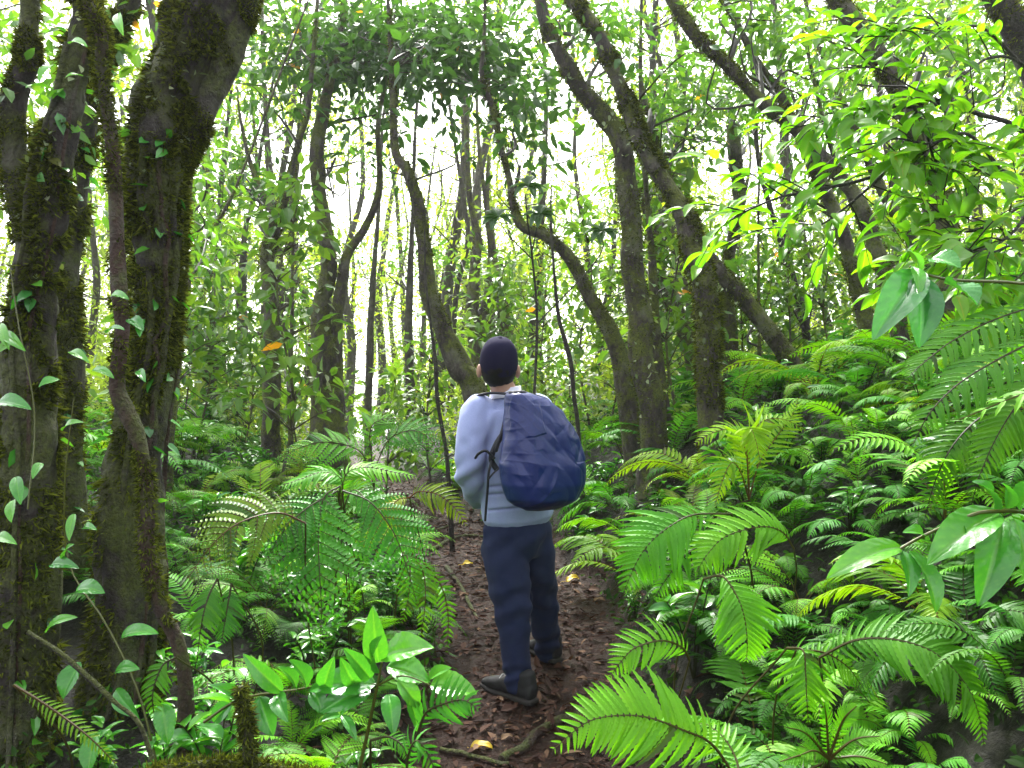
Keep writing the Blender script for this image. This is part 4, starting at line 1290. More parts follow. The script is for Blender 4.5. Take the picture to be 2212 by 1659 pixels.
# upper right shrub
sb = plant('bright_shrub', 'bright yellow green shrub whose leafy branches fill the upper right', 'shrub', (2360, 900), 2.9)
BRS = [[(2420, 760, 2.9), (2330, 450, 2.85), (2212, 287, 2.8), (2110, 245, 2.75), (2054, 220, 2.72), (1994, 230, 2.7), (1924, 232, 2.68), (1844, 245, 2.66), (1784, 260, 2.64), (1700, 280, 2.62)],
       [(2330, 500, 2.85), (2240, 420, 2.75), (2164, 370, 2.7), (2104, 365, 2.66), (2024, 370, 2.62), (1924, 370, 2.6), (1889, 395, 2.58), (1824, 450, 2.56), (1769, 487, 2.55), (1700, 500, 2.54)],
       [(2054, 220, 2.72), (1974, 215, 2.7), (1999, 280, 2.66), (2019, 345, 2.62), (2034, 360, 2.6)],
       [(2330, 300, 2.9), (2214, 145, 2.85), (2139, 125, 2.8), (2069, 170, 2.76), (2000, 200, 2.74), (1900, 150, 2.72), (1830, 140, 2.7)],
       [(2350, 620, 2.8), (2212, 535, 2.7), (2144, 545, 2.66), (2089, 560, 2.62), (2020, 590, 2.6)],
       [(2214, 145, 2.85), (2120, 60, 2.8), (2040, 70, 2.78), (1950, 60, 2.76), (1900, 100, 2.75)],
       [(2240, 420, 2.75), (2150, 480, 2.6), (2080, 500, 2.55), (2020, 470, 2.5)],
       [(2164, 370, 2.7), (2090, 290, 2.6), (2010, 310, 2.55), (1930, 300, 2.5), (1860, 330, 2.5)],
       [(1924, 370, 2.6), (1840, 395, 2.52), (1760, 410, 2.46), (1690, 425, 2.42), (1625, 450, 2.4), (1590, 470, 2.38)],
       [(2240, 420, 2.75), (2190, 500, 2.5), (2120, 540, 2.4), (2060, 530, 2.35)],
       [(2330, 450, 2.85), (2260, 520, 2.8), (2200, 600, 2.75), (2130, 620, 2.7)]]
q0 = P(2450, 1100, 2.95)
mb = MB()
tube(mb, catmull([P(2425, 200, 2.95), P(2440, 500, 2.97), P(2445, 760, 2.95), q0, np.array([q0[0] + .05, q0[1], terr1(q0[0] + .05, q0[1]) - .1])], 60), np.linspace(.014, .03, 60), 10, .15, 12)
put('trunk', mb, M['bark_clean'], sb, smooth=True)
for b in BRS:
    if b[0][0] > 2300: b.insert(0, (2442, b[0][1] + 90, 2.96))
lv = MB()
for bi, b in enumerate(BRS):
    C = catmull([P(*p) for p in b], 60)
    mb = MB()
    tube(mb, C, np.linspace(.013 if bi < 2 else .007, .002, 60), 7, .12, 20, tint=.02)
    put('branch', mb, M['bark_clean'], sb, smooth=True)
    ntw = 27 if bi < 2 else (10 if bi in (6, 7) else 9 if len(b) == 6 else 17)
    for q in range(ntw):
        i = int((.22 + .76 * (q + rng.random()) / ntw) * 59)
        tdir = nrm(C[min(i + 1, 59)] - C[max(i - 1, 0)])
        dv = nrm(tdir * .7 + rng.normal(size=3) * .6 + np.array([-.1, 0, -.05]))
        ln = rng.uniform(.1, .34)
        tw = catmull([C[i], C[i] + dv * ln * .5 + ZU * .02, C[i] + dv * ln - ZU * .03], 8)
        tube(lv, tw, np.linspace(.003, .001, 8), 4, tint=.02, caps=False)
        nl = rng.integers(4, 8)
        for f in np.linspace(.25, 1, nl):
            p = np.array([np.interp(f * 7, np.arange(8), tw[:, k]) for k in range(3)])
            sgn = rng.choice([-1, 1])
            sdv = nrm(np.cross(dv, ZU)) * sgn
            ld = nrm(dv * .7 + sdv * rng.uniform(.3, .9) + np.array([0, 0, rng.uniform(-.7, .1)]))
            L = rng.uniform(.058, .118)
            bleaf(lv, p, p + ld * L, nrm(np.array([rng.normal() * .4, -.35 + rng.normal() * .3, 1])), L * rng.uniform(.37, .48), .1, .42, 8, 2, np.clip(rng.normal(.5, .2), .08, .94))
put('leaves', lv, M['shrub'], sb, smooth=True)

# whorled dark leaves on the thin tree above the cap
r = plant('sapling', 'sapling with dark rosettes of oval leaves beside the S bend trunk', 'sapling', (1180, 900), 5.8)
stem_part(r, [(1150, 930, 5.8), (1160, 700, 5.8), (1150, 560, 5.7), (1140, 480, 5.6), (1135, 420, 5.5)], .012, .005, mat='bark_clean', tint=.5)
stem_part(r, [(1150, 560, 5.7), (1100, 510, 5.6), (1075, 470, 5.5)], .006, mat='bark_clean', tint=.5)
stem_part(r, [(1150, 540, 5.7), (1160, 490, 5.6), (1165, 460, 5.5)], .006, mat='bark_clean', tint=.5)
stem_part(r, [(1160, 700, 5.8), (1290, 560, 5.7), (1300, 500, 5.6)], .006, mat='bark_clean', tint=.5)
for cx, cy_ in ((1140, 400), (1075, 468), (1165, 462), (1300, 498)):
    for k in range(8):
        a = k / 8 * 6.283 + rng.normal() * .2
        leaf_part(r, cx, cy_, cx + 42 * math.cos(a), cy_ + 26 * math.sin(a) + 6, 20, 5.5, 5.5 - .1 * math.sin(a), tint=.12, mat='crown', up=(0, -.5, 1))

# ------------------------------------------------------------------ herbs (small leafy plants), copied
def herb(seed, n, h, L, wr=.35):
    r = thing('leafy_herb', 'x', 'herb', (0, 0, -80))
    o3 = np.array([0, 0, -80.0])
    st, lf = MB(), MB()
    for k in range(n):
        a = rng.uniform(0, 6.28)
        e = o3 + np.array([math.cos(a) * h * .5 * rng.random(), math.sin(a) * h * .5 * rng.random(), h * rng.uniform(.5, 1)])
        C = catmull([o3, (o3 + e) / 2 + ZU * h * .12, e], 9)
        tube(st, C, np.linspace(.004, .0015, 9), 5, tint=.02, caps=False)
        m = rng.integers(6, 10)
        for f in np.linspace(.35, 1, m):
            p = np.array([np.interp(f * 8, np.arange(9), C[:, q]) for q in range(3)])
            b = rng.uniform(0, 6.28)
            ld = nrm(np.array([math.cos(b), math.sin(b), rng.uniform(-.3, .5)]))
            l = L * rng.uniform(.6, 1.2)
            bleaf(lf, p, p + ld * l, nrm(np.array([0, 0, 1]) + rng.normal(size=3) * .3), l * wr, .1, .4, 6, 2, np.clip(rng.normal(.5, .2), .08, 1))
    put('stem', st, M['cover'], r)
    put('leaves', lf, M['broad'], r, smooth=True)
    return r


hb = [herb(1, 5, .34, .1), herb(2, 7, .26, .075, .3), herb(3, 4, .42, .12, .45), herb(4, 8, .2, .06, .4)]
first = [True] * 4
cnt = 0
herbpos = []
for _ in range(6000):
    if cnt >= 290: break
    y = 2.4 + 7.5 * rng.random() ** 1.3
    x = rng.uniform(-.75, .75) * y
    s = rng.uniform(.7, 1.25)
    if abs(poff(x, y)) < .46 or not clear_of_person(x, y, .25) and y < 3.9: continue
    if any((x - a) ** 2 + (y - b) ** 2 < .03 for a, b in herbpos) or (y < 3.6 and rng.random() < .55): continue
    herbpos.append((x, y))
    side = 'left' if x < np.interp(y, PY, PX) else 'right'
    zone = 'near' if y < 4.5 else 'far'
    c = rng.uniform(.7, 1.3)
    shade = 'light' if c > 1 else 'deep'
    where = f'between the ferns close by on the {side} bank' if zone == 'near' else f'on the {side} bank toward the trees'
    lab = f'small leafy {shade} green herb {where}'
    k = cnt % 4
    z = terr1(x, y) - .01
    col = (c * 1.1, c, c * rng.uniform(.7, 1.3), 1)
    if first[k]:
        first[k] = False
        o = tag(hb[k], lab, None, f'herbs {where}')
        o.location = (x, y, z)
        for ch in o.children: ch.color = col
    else:
        copy_thing(hb[k], (x, y, z), rng.uniform(0, 6.28), s, color=col, label=lab, group=f'herbs {where}')
    cnt += 1

# ------------------------------------------------------------------ ground cover, undergrowth, litter
def field(n, ylo, yhi, pw, spread, margin):
    y = ylo + (yhi - ylo) * rng.random(n) ** pw
    x = rng.uniform(-spread, spread, n) * y
    k = np.abs(poff(x, y)) > margin + .12 * rng.random(n)
    return x[k], y[k]


mb = MB()
x, y = field(170000, 1.2, 12, 1.25, 1.3, .34)
h = rng.random(len(x)) ** 2.2 * np.where(y < 3.6, .16, .26)
p = np.stack([x, y, terr(x, y) + h + .005], 1)
k = (vnoise(p, 2.3, 51) > -.45) & (rng.random(len(p)) < np.where(p[:, 1] < 3.4, .5, 1.0)) & (vnoise(p, 7, 52) > -.35)
p = p[k]
n = len(p)
l = rng.uniform(.016, .065, n) * np.where(p[:, 1] < 3.4, .8, 1)
leaf_cloud(mb, p, rdir(n, -.05, .6) * np.array([1, 1, .6]), rdir(n, .9, .7), l, l * rng.uniform(.25, .5, n), np.clip(rng.normal(.4, .25, n), .06, 1), False)
tag(put('ground_cover', mb, M['cover']), 'low tangle of small green leaves covering the earth beside the path', 'undergrowth', None, 'stuff')
mb = MB()
x, y = field(18000, 8.5, 34, 1.5, .95, .7)
cs = np.stack([x, y, terr(x, y) + .05 + rng.random(len(x)) ** 1.5 * (.9 + .5 * vnoise(np.stack([x, y, 0 * x], 1), .6, 8))], 1)
cs = cs[keepmask(cs, .7)][:9000]
clusters(mb, cs, 8, .13, .11, (.3, 1), True, wr=.45)
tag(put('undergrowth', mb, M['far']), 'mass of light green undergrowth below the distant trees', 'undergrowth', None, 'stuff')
mb = MB()
y = rng.uniform(2.2, 11, 13000)
x = np.interp(y, PY, PX) + rng.normal(size=13000) * (.34 + np.interp(y, [3.6, 5, 6.4, 8], [0, .17, .2, .05]))
p = np.stack([x, y, terr(x, y) + .006 + .01 * rng.random(13000)], 1)
l = .008 + .075 * rng.random(13000) ** 2.2
t = rng.random(13000) ** 1.5
leaf_cloud(mb, p, rdir(13000, .1, 1) * np.array([1, 1, .25]), rdir(13000, 2.2, .5), l, l * rng.uniform(.3, .55, 13000), t, False, .1, .3)
tag(put('leaf_litter', mb, M['litter']), 'brown dead leaves and crumbs littering the path', 'leaf litter', None, 'stuff')
mb = MB()
nb = 700
y = rng.uniform(2.3, 8, nb)
x = np.interp(y, PY, PX) + rng.normal(size=nb) * .4
for a, b in zip(x, y):
    ang, ln = rng.uniform(0, 3.14), rng.uniform(.03, .16)
    q = np.array([[a + f * ln * math.cos(ang), b + f * ln * math.sin(ang), 0] for f in (-.5, 0, .5)])
    q[1, :2] += rng.normal(size=2) * .01
    q[:, 2] = terr(q[:, 0], q[:, 1]) + .006
    tube(mb, catmull(q, 5), rng.uniform(.001, .0035), 4, tint=rng.random() * .7)
tag(put('twig_litter', mb, M['litter']), 'broken twigs scattered over the trodden path', 'twigs', None, 'stuff')

# big single fallen leaves
for lab, px, py, sz, mat in [('crumpled yellow leaf lying on the path at the bottom of the picture', 1040, 1622, 44, 'yellow'), ('yellow leaf with a stalk on the path right of the legs of the hiker', 1237, 1256, 34, 'yellow'),
                             ('pale tan leaf just left of the yellow leaf right of the legs', 1203, 1272, 26, 'litter'), ('pale dry leaf on the right edge of the path near the fern tips', 1294, 1302, 26, 'litter'),
                             ('small yellow leaf on the upper path left of the hiker', 1010, 1222, 22, 'yellow'), ('curled pale leaf below the hanging fronds on the path left of the legs', 1000, 1290, 24, 'litter'),
                             ('light dead leaf on the path below the right shoe', 1256, 1475, 26, 'litter'), ('pale leaf flake on the path nearest the root', 1095, 1600, 26, 'litter')]:
    g = G(px, py, .012)
    L = sz * np.linalg.norm(g - CAM) / FPX
    mb = MB()
    a = rng.uniform(-.6, .6)
    dv = np.array([math.cos(a), math.sin(a) * .8, .12])
    bleaf(mb, g - dv * L / 2, g + dv * L / 2, nrm(np.array([.1, -.3, 1])), L * .6, .14, .45, 10, 3, .97, .14)
    tube(mb, catmull([g - dv * L / 2, g - dv * L * .75 + ZU * .006, g - dv * L * .95], 5), .0015, 4, tint=.9)
    tag(put('fallen_leaf', mb, M[mat], None, True, origin=g), lab, 'leaf', 'single fallen leaves on the path')

# roots over the path
def root_thing(lab, pts, r0, r1, name='tree_root', mat='bark_red', cat='root'):
    q = np.array([G(a, b) for a, b in pts])
    C = catmull(q, 50)
    C[:, 2] = np.maximum(C[:, 2], terr(C[:, 0], C[:, 1])) + r0 * .45
    mb = MB()
    tube(mb, C, np.linspace(r0, r1, 50), 9, .25, 18)
    tag(put(name, mb, M[mat], None, True, origin=C[0]), lab, cat)


root_thing('long curved root crossing the path at the bottom beside the brightest frond', [(1325, 1512), (1270, 1545), (1205, 1568), (1158, 1592), (1130, 1625), (1085, 1650)], .024, .018)
root_thing('thin root running into the bottom edge left of the curved root', [(950, 1625), (1000, 1632), (1060, 1648), (1100, 1656)], .012, .008)
root_thing('dark root lying across the upper path left of the trousers', [(930, 1192), (975, 1168), (1010, 1160), (1045, 1163)], .022, .014)
root_thing('root on the upper path higher and thinner than the dark one', [(890, 1145), (930, 1150), (965, 1140), (1000, 1128)], .02, .012)
root_thing('root stepping down the left bank of the path beside the knee', [(965, 1230), (990, 1262), (1010, 1300), (1030, 1340)], .02, .01)

# mossy fallen branch bottom left
def log_thing(lab, specs, d, name, cat, moss):
    mb, C, rr = trunk_mesh(specs[0], d, False, 0, 12, .25, .03, 60)
    r = thing(name, lab, cat, C[len(C) // 2])
    put('stem', mb, M['bark_near'], r, True)
    moss_on(r, C, rr, moss, .018)
    for s in specs[1:]:
        mb, C, rr = trunk_mesh(s, d, False, 0, 10, .25, .03, 61)
        put('stub', mb, M['bark_near'], r, True)
        moss_on(r, C, rr, moss // 3, .018)


log_thing('mossy fallen branch with an upright stub at the bottom edge below the broad leaves', [[(290, 1690, 22), (360, 1664, 24), (450, 1652, 22), (540, 1654, 20), (640, 1668, 18), (760, 1700, 16)],
          [(520, 1482, 10), (527, 1520, 18), (535, 1575, 22), (540, 1652, 24)]], 2.0, 'fallen_branch', 'branch', 3000)
log_thing('dark stick leaning diagonally over the left trunk foot', [[(60, 1365, 8), (130, 1410, 10), (200, 1472, 10), (250, 1518, 9), (300, 1562, 9), (330, 1640, 9)]], 2.15, 'leaning_stick', 'stick', 700)

# ------------------------------------------------------------------ the hiker
FACE = np.array([-.57, .82, 0.0])       # where the chest points
RGT = np.array([.82, .57, 0.0])         # his right
GX = np.array([1.0, 0, 0])


def solid(mb, C, ra, rb, ref, sides=24, ex=2.0, res=None):
    """closed loft of super-elliptic rings: ra along ref, rb across it; rounded ends"""
    C = np.asarray(C, float)
    m = res or max(12, 6 * len(C))
    Q = catmull(np.column_stack([C, ra, rb]), m)
    C, ra, rb = Q[:, :3], np.maximum(Q[:, 3], .002), np.maximum(Q[:, 4], .002)
    T = nrm(np.gradient(C, axis=0))
    e0, e1 = min(ra[0], rb[0]) * .5, min(ra[-1], rb[-1]) * .5
    st = [(C[0] - T[0] * e0 * math.sin(a), ra[0] * math.cos(a), rb[0] * math.cos(a), T[0]) for a in (1.4, 1.0, .5)]
    en = [(C[-1] + T[-1] * e1 * math.sin(a), ra[-1] * math.cos(a), rb[-1] * math.cos(a), T[-1]) for a in (.5, 1.0, 1.4)]
    rows = st + [(C[i], ra[i], rb[i], T[i]) for i in range(m)] + en
    a = np.linspace(0, 2 * math.pi, sides, endpoint=False)
    ca, sa = np.cos(a), np.sin(a)
    ca, sa = np.sign(ca) * np.abs(ca) ** (2 / ex), np.sign(sa) * np.abs(sa) ** (2 / ex)
    V = []
    for c, A, Bq, t in rows:
        u = nrm(np.asarray(ref, float) - t * (np.asarray(ref) @ t))
        v = np.cross(t, u)
        V.append(c + ca[:, None] * u * A + sa[:, None] * v * Bq)
    V = np.vstack(V)
    n = len(rows)
    i = np.arange(n - 1)[:, None] * sides
    j = np.arange(sides)[None]
    j2 = (j + 1) % sides
    F = np.stack([i + j, i + j2, i + sides + j2, i + sides + j], -1).reshape(-1, 4)
    k = mb.n
    mb.add(V, F)
    V2 = np.vstack([V[:sides].mean(0), V[-sides:].mean(0), V[:sides], V[-sides:]])
    mb.add(V2, [[0, 2 + (q + 1) % sides, 2 + q] for q in range(sides)] + [[1, 2 + sides + q, 2 + sides + (q + 1) % sides] for q in range(sides)])


def ball(mb, c, r, ax=None, nu=28, nv=18):
    th = np.linspace(0, 2 * math.pi, nu, endpoint=False)
    ph = np.linspace(.02, math.pi - .02, nv)
    A = np.eye(3) if ax is None else np.asarray(ax)
    T, Pp = np.meshgrid(th, ph)
    q = np.stack([np.cos(T) * np.sin(Pp), np.sin(T) * np.sin(Pp), np.cos(Pp)], -1).reshape(-1, 3) * np.asarray(r)
    V = np.asarray(c) + q @ A
    i = np.arange(nv - 1)[:, None] * nu
    j = np.arange(nu)[None]
    j2 = (j + 1) % nu
    F = np.stack([i + j, i + nu + j, i + nu + j2, i + j2], -1).reshape(-1, 4)
    V2 = np.vstack([V[:nu].mean(0), V[-nu:].mean(0), V[:nu], V[-nu:]])
    mb.add(V, F)
    mb.add(V2, [[0, 2 + q, 2 + (q + 1) % nu] for q in range(nu)] + [[1, 2 + nu + (q + 1) % nu, 2 + nu + q] for q in range(nu)])


def fuse(mb, voxel, smooth=4, factor=.5):
    """one continuous skin around overlapping solids -> vertices, normals, faces"""
    me = mb.mesh('fuse')
    o = bpy.data.objects.new('fuse', me)
    COL.objects.link(o)
    m = o.modifiers.new('r', 'REMESH')
    m.mode = 'VOXEL'
    m.voxel_size = voxel
    s = o.modifiers.new('s', 'SMOOTH')
    s.factor = factor
    s.iterations = smooth
    dg = bpy.context.evaluated_depsgraph_get()
    e = o.evaluated_get(dg).to_mesh()
    n = len(e.vertices)
    V = np.empty(n * 3)
    e.vertices.foreach_get('co', V)
    N = np.empty(n * 3)
    e.vertices.foreach_get('normal', N)
    q = np.array([list(p.vertices) for p in e.polygons if len(p.vertices) == 4], np.int64)
    t = np.array([list(p.vertices) for p in e.polygons if len(p.vertices) == 3], np.int64)
    o.evaluated_get(dg).to_mesh_clear()
    bpy.data.objects.remove(o)
    bpy.data.meshes.remove(me)
    return V.reshape(-1, 3), N.reshape(-1, 3), q, t


def fused(V, q, t, tint=.5):
    mb = MB()
    mb.add(V, q, tint)
    if len(t):
        mb.F.append(t)
    return mb


HC = P(1077, 786, 3.45)                               # middle of the head
HPITCH = R(28)
HF = nrm(np.array([-.12, math.cos(HPITCH), math.sin(HPITCH)]))   # face looks ahead and up
HR = nrm(np.cross(HF, ZU))
HU = np.cross(HR, HF)
HAX = np.array([HR, HF, HU])

heelL, toeL = P(1140, 1515, 3.44), P(1050, 1500, 3.60)
heelR, toeR = P(1196, 1425, 3.92), P(1150, 1410, 4.10)
for q in (heelL, toeL, heelR, toeR): q[2] = terr1(q[0], q[1]) + .015
PERSON_FOOT = np.array([(heelL[0] + heelR[0]) / 2, (heelL[1] + heelR[1]) / 2, (heelL[2] + heelR[2]) / 2])

# body: one continuous figure
mb = MB()
ball(mb, HC, (.074, .092, .108), HAX)
ball(mb, HC + HF * .045 - HU * .06, (.05, .05, .055), HAX)                       # jaw
ball(mb, HC + HF * .098 - HU * .015, (.013, .02, .022), HAX, 14, 10)              # nose
ball(mb, HC + HF * .082 - HU * .062, (.024, .014, .008), HAX, 14, 10)             # lips
ball(mb, HC + HF * .08 + HU * .022, (.05, .016, .01), HAX, 14, 10)                # brow
for s in (-1, 1):
    ball(mb, HC + HR * .087 * s - HU * .03 - HF * .015, (.013, .022, .034), HAX, 14, 10)   # ears
solid(mb, [HC - HU * .04 - HF * .02, P(1086, 838, 3.47), P(1096, 872, 3.5)], [.056, .056, .075], [.056, .055, .06], GX)
solid(mb, [P(1096, 872, 3.5), P(1104, 930, 3.52), P(1112, 1010, 3.54), P(1116, 1080, 3.56), P(1117, 1150, 3.57)], [.12, .165, .15, .15, .15], [.07, .095, .1, .1, .1], RGT)
LA = [P(1036, 888, 3.43), P(1017, 950, 3.40), P(1014, 1015, 3.41), P(1022, 1055, 3.54), P(1036, 1082, 3.68)]
RA = [P(1166, 886, 3.62), P(1182, 950, 3.62), P(1190, 1015, 3.63), P(1172, 1046, 3.75), P(1150, 1062, 3.87)]
for A in (LA, RA):
    solid(mb, A, [.05, .046, .042, .036, .028], [.05, .046, .042, .036, .026], GX)
LL = [P(1086, 1140, 3.52), P(1091, 1200, 3.51), P(1104, 1300, 3.5), P(1114, 1400, 3.5), P(1122, 1490, 3.5)]
RL = [P(1149, 1140, 3.62), P(1158, 1200, 3.68), P(1172, 1300, 3.81), P(1179, 1370, 3.92), P(1183, 1415, 3.98)]
for A in (LL, RL):
    solid(mb, A, [.085, .078, .055, .05, .036], [.085, .078, .055, .052, .04], GX)
for h, t in ((heelL, toeL), (heelR, toeR)):
    solid(mb, [h + ZU * .04, (h + t) / 2 + ZU * .04, t * .85 + h * .15 + ZU * .02], [.03, .038, .03], [.03, .025, .014], np.cross(t - h, ZU))


def hand(mb, wrist, ax, side, palm_n):
    ax = nrm(ax)
    sd = nrm(np.cross(ax, palm_n)) * side
    pn = np.cross(sd, ax) * side
    solid(mb, [wrist, wrist + ax * .035, wrist + ax * .085], [.026, .036, .04], [.02, .017, .014], sd)
    for k, (o, l) in enumerate(((.03, .066), (.011, .076), (-.009, .07), (-.028, .055))):
        b = wrist + ax * .08 + sd * o
        m1 = b + ax * l * .5 + pn * .012
        m2 = b + ax * l * .75 + pn * .034
        solid(mb, [b - ax * .01, b + ax * .01, m1, m2], [.0092, .0092, .0085, .0072], [.0092, .0092, .0085, .0072], sd, 12)
    b = wrist + ax * .025 + sd * .03
    solid(mb, [b, b + sd * .022 + ax * .025 + pn * .012, b + sd * .024 + ax * .055 + pn * .024], [.012, .0105, .0085], [.012, .0105, .0085], ax, 12)


hand(mb, LA[-1], np.array([.35, .9, -.15]), 1, nrm(np.array([.9, .3, .2])))
hand(mb, RA[-1], np.array([-.5, .7, .3]), -1, nrm(np.array([-.6, -.5, .6])))
V, N, q, t = fuse(mb, .0055, 5)
person = put('person', fused(V, q, t), M['skin'], None, True, origin=PERSON_FOOT)
tag(person, 'hiker from behind in blue grey sweater, dark trousers and cap, looking up on the path', 'person')

# eyes are hidden on the far side but belong to the face
for s in (-1, 1):
    mb = MB()
    ball(mb, HC + HF * .08 + HR * .032 * s + HU * .003, (.012, .012, .012), HAX, 12, 8)
    put('eye', mb, M['shirt'], person, True)

# trousers
mb = MB()
solid(mb, [P(1116, 1075, 3.56), P(1117, 1110, 3.56), P(1117, 1150, 3.56), P(1118, 1185, 3.57)], [.14, .152, .163, .135], [.1, .115, .13, .11], RGT)
solid(mb, [P(1085, 1140, 3.53), P(1091, 1200, 3.51), P(1098, 1250, 3.5), P(1106, 1300, 3.5), P(1111, 1350, 3.5), P(1114, 1400, 3.5), P(1119, 1450, 3.5), P(1122, 1484, 3.5)],
      [.094, .099, .094, .087, .077, .068, .066, .066], [.098, .1, .096, .09, .082, .075, .073, .073], GX)
solid(mb, [P(1149, 1140, 3.6), P(1156, 1200, 3.66), P(1164, 1250, 3.73), P(1170, 1300, 3.8), P(1177, 1350, 3.87), P(1181, 1385, 3.93), P(1184, 1408, 3.96)],
      [.095, .094, .086, .08, .072, .068, .068], [.1, .098, .09, .085, .08, .075, .072], GX)
V, N, q, t = fuse(mb, .008, 6)
px, py, d = proj(V)
left = px < 1148
fold = np.zeros(len(V))
knee = np.where(left, 1310, 1290)
fold += .006 * np.sin((py - knee) / 8.5 + 1.5 * np.sin((px - 1100) / 22)) * np.exp(-((py - knee) / 60) ** 2)
low = np.where(left, 1462, 1392)
fold += .007 * np.sin((py - low) / 5.0 + np.sin((px - 1100) / 14)) * np.exp(-((py - low) / 26) ** 2)
fold += .006 * np.sin((py + .9 * (px - 1117)) / 11) * np.exp(-((py - 1175) / 38) ** 2) * ss((py - 1135) / 40)
fold += .010 * vnoise(V * np.array([1, 1, .35]), 13, 71) + .004 * vnoise(V, 30, 72)
fold *= .15 + .85 * ss((py - 1125) / 40)
V = V + N * fold[:, None]
tr = put('trousers', fused(V, q, t), M['trousers'], person, True)

# sweater
mb = MB()
solid(mb, [P(1118, 1113, 3.565), P(1117, 1080, 3.56), P(1115, 1040, 3.55), P(1111, 990, 3.54), P(1107, 940, 3.52), P(1102, 900, 3.5), P(1098, 875, 3.5), P(1092, 855, 3.49)],
      [.182, .186, .186, .186, .186, .18, .135, .068], [.138, .142, .14, .138, .128, .112, .09, .066], RGT)
solid(mb, [P(1052, 884, 3.46), P(1030, 892, 3.43), P(1018, 950, 3.40), P(1014, 1005, 3.40), P(1018, 1042, 3.47), P(1027, 1068, 3.58), P(1035, 1082, 3.67)],
      [.06, .076, .071, .066, .06, .05, .04], [.06, .08, .075, .07, .062, .05, .04], GX)
solid(mb, [P(1150, 884, 3.6), P(1168, 890, 3.62), P(1184, 950, 3.62), P(1191, 1010, 3.63), P(1172, 1044, 3.75), P(1152, 1060, 3.86)],
      [.06, .074, .068, .062, .052, .04], [.06, .076, .07, .064, .052, .04], GX)
V, N, q, t = fuse(mb, .006, 9)
px, py, d = proj(V)
arm = (px < 1052) & (py > 900)
fold = .010 * vnoise(V * np.array([1, 1, .5]), 9, 81) + .004 * vnoise(V, 24, 82)
el = np.exp(-((py - 1030) / 38) ** 2) * arm
fold += .010 * el * np.sin((py + .8 * px) / 9)
fold += .008 * np.exp(-((px - 1062) / 16) ** 2 - ((py - 930) / 60) ** 2) * np.sin((px * 1.2 + py * .5) / 8)
tors = ~arm & (np.linalg.norm((V - P(1112, 1000, 3.54))[:, :2], axis=1) < .24)
zhem = P(1117, 1113, 3.56)[2]
fold *= np.where(tors, ss((V[:, 2] - zhem - .0) / .11), 1)
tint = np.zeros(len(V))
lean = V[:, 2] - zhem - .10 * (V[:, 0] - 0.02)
for h, wd in ((.045, .005), (.115, .006), (.15, .006)):         # creases gathered above the hem, their shade painted in through tint
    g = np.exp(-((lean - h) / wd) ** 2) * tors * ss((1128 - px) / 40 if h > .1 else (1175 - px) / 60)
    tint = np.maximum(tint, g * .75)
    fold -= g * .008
V = V + N * fold[:, None]
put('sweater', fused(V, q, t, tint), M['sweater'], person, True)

# shirt collar above the sweater neck
mb = MB()
a = np.linspace(0, 2 * math.pi, 40)
ring = [P(1092, 850, 3.49) + RGT * .069 * math.cos(k) + FACE * .069 * math.sin(k) + ZU * (.004 + .012 * math.cos(k)) for k in a]
for z0, z1 in ((-.02, .022),):
    V = np.vstack([np.array(ring) + ZU * z0 - (np.array(ring) - P(1092, 850, 3.49)) * -.08, np.array(ring) + ZU * z1,
                   np.array(ring) + ZU * z1 - (np.array(ring) - P(1092, 850, 3.49)) * .09, np.array(ring) + ZU * z0 - (np.array(ring) - P(1092, 850, 3.49)) * .04])
    k = np.arange(39)
    mb.add(V, np.concatenate([np.stack([k + o, k + 1 + o, k + 41 + o, k + 40 + o], 1) for o in (0, 40, 80)]))
put('shirt_collar', mb, M['shirt'], person, True)

# hair and cap
mb = MB()
ball(mb, HC - HF * .012 - HU * .01, (.081, .088, .1), HAX, 48, 36)
V, F = np.vstack(mb.V), mb.F[0]
loc = (V - HC) @ HAX.T
keep = (loc[:, 1] < .02) & (loc[:, 2] > -.098) & (loc[:, 2] < .06)
F = F[keep[F].all(1)]
hm = MB()
V = V + nrm(V - HC) * (.004 * vnoise(V, 60, 90))[:, None]
hm.add(V, F)
put('hair', hm, M['hair'], person, True)
cm = MB()
nu, nv = 64, 22
th = np.linspace(0, 2 * math.pi, nu, endpoint=False)
ph = np.linspace(.03, R(97), nv)
T, Pp = np.meshgrid(th, ph)
seam = 1 - .014 * np.exp(-(np.abs(np.sin(T * 3)) / .1) ** 2) * np.sin(Pp)
drop = 1 + .10 * np.cos(T - math.pi * 1.5) * (Pp / ph[-1]) ** 3      # lower at the back of the head
q3 = np.stack([np.cos(T) * np.sin(Pp) ** .82 * .086 * seam, np.sin(T) * np.sin(Pp) ** .82 * .1 * seam, np.cos(Pp * drop) * .116 + .004], -1).reshape(-1, 3)
V = HC + HU * .004 + q3 @ HAX
i = np.arange(nv - 1)[:, None] * nu
j = np.arange(nu)[None]
j2 = (j + 1) % nu
cm.add(V, np.stack([i + j, i + nu + j, i + nu + j2, i + j2], -1).reshape(-1, 4))
cm.add(np.vstack([V[:nu].mean(0), V[:nu]]), [[0, 1 + q, 1 + (q + 1) % nu] for q in range(nu)])
Vi = HC + HU * .004 + (q3 * .965) @ HAX
cm.add(np.vstack([V[-nu:], Vi[-nu:], Vi[-2 * nu:-nu]]), np.concatenate([np.stack([j[0], j2[0], nu + j2[0], nu + j[0]], 1), np.stack([nu + j[0], nu + j2[0], 2 * nu + j2[0], 2 * nu + j[0]], 1)]))
cap = put('cap', cm, M['cap'], person, True)
mb = MB()
ball(mb, HC + HU * .1235, (.009, .009, .005), HAX, 14, 8)
put('button', mb, M['cap'], cap, True)
mb = MB()
a = np.linspace(-1.05, 1.05, 24)
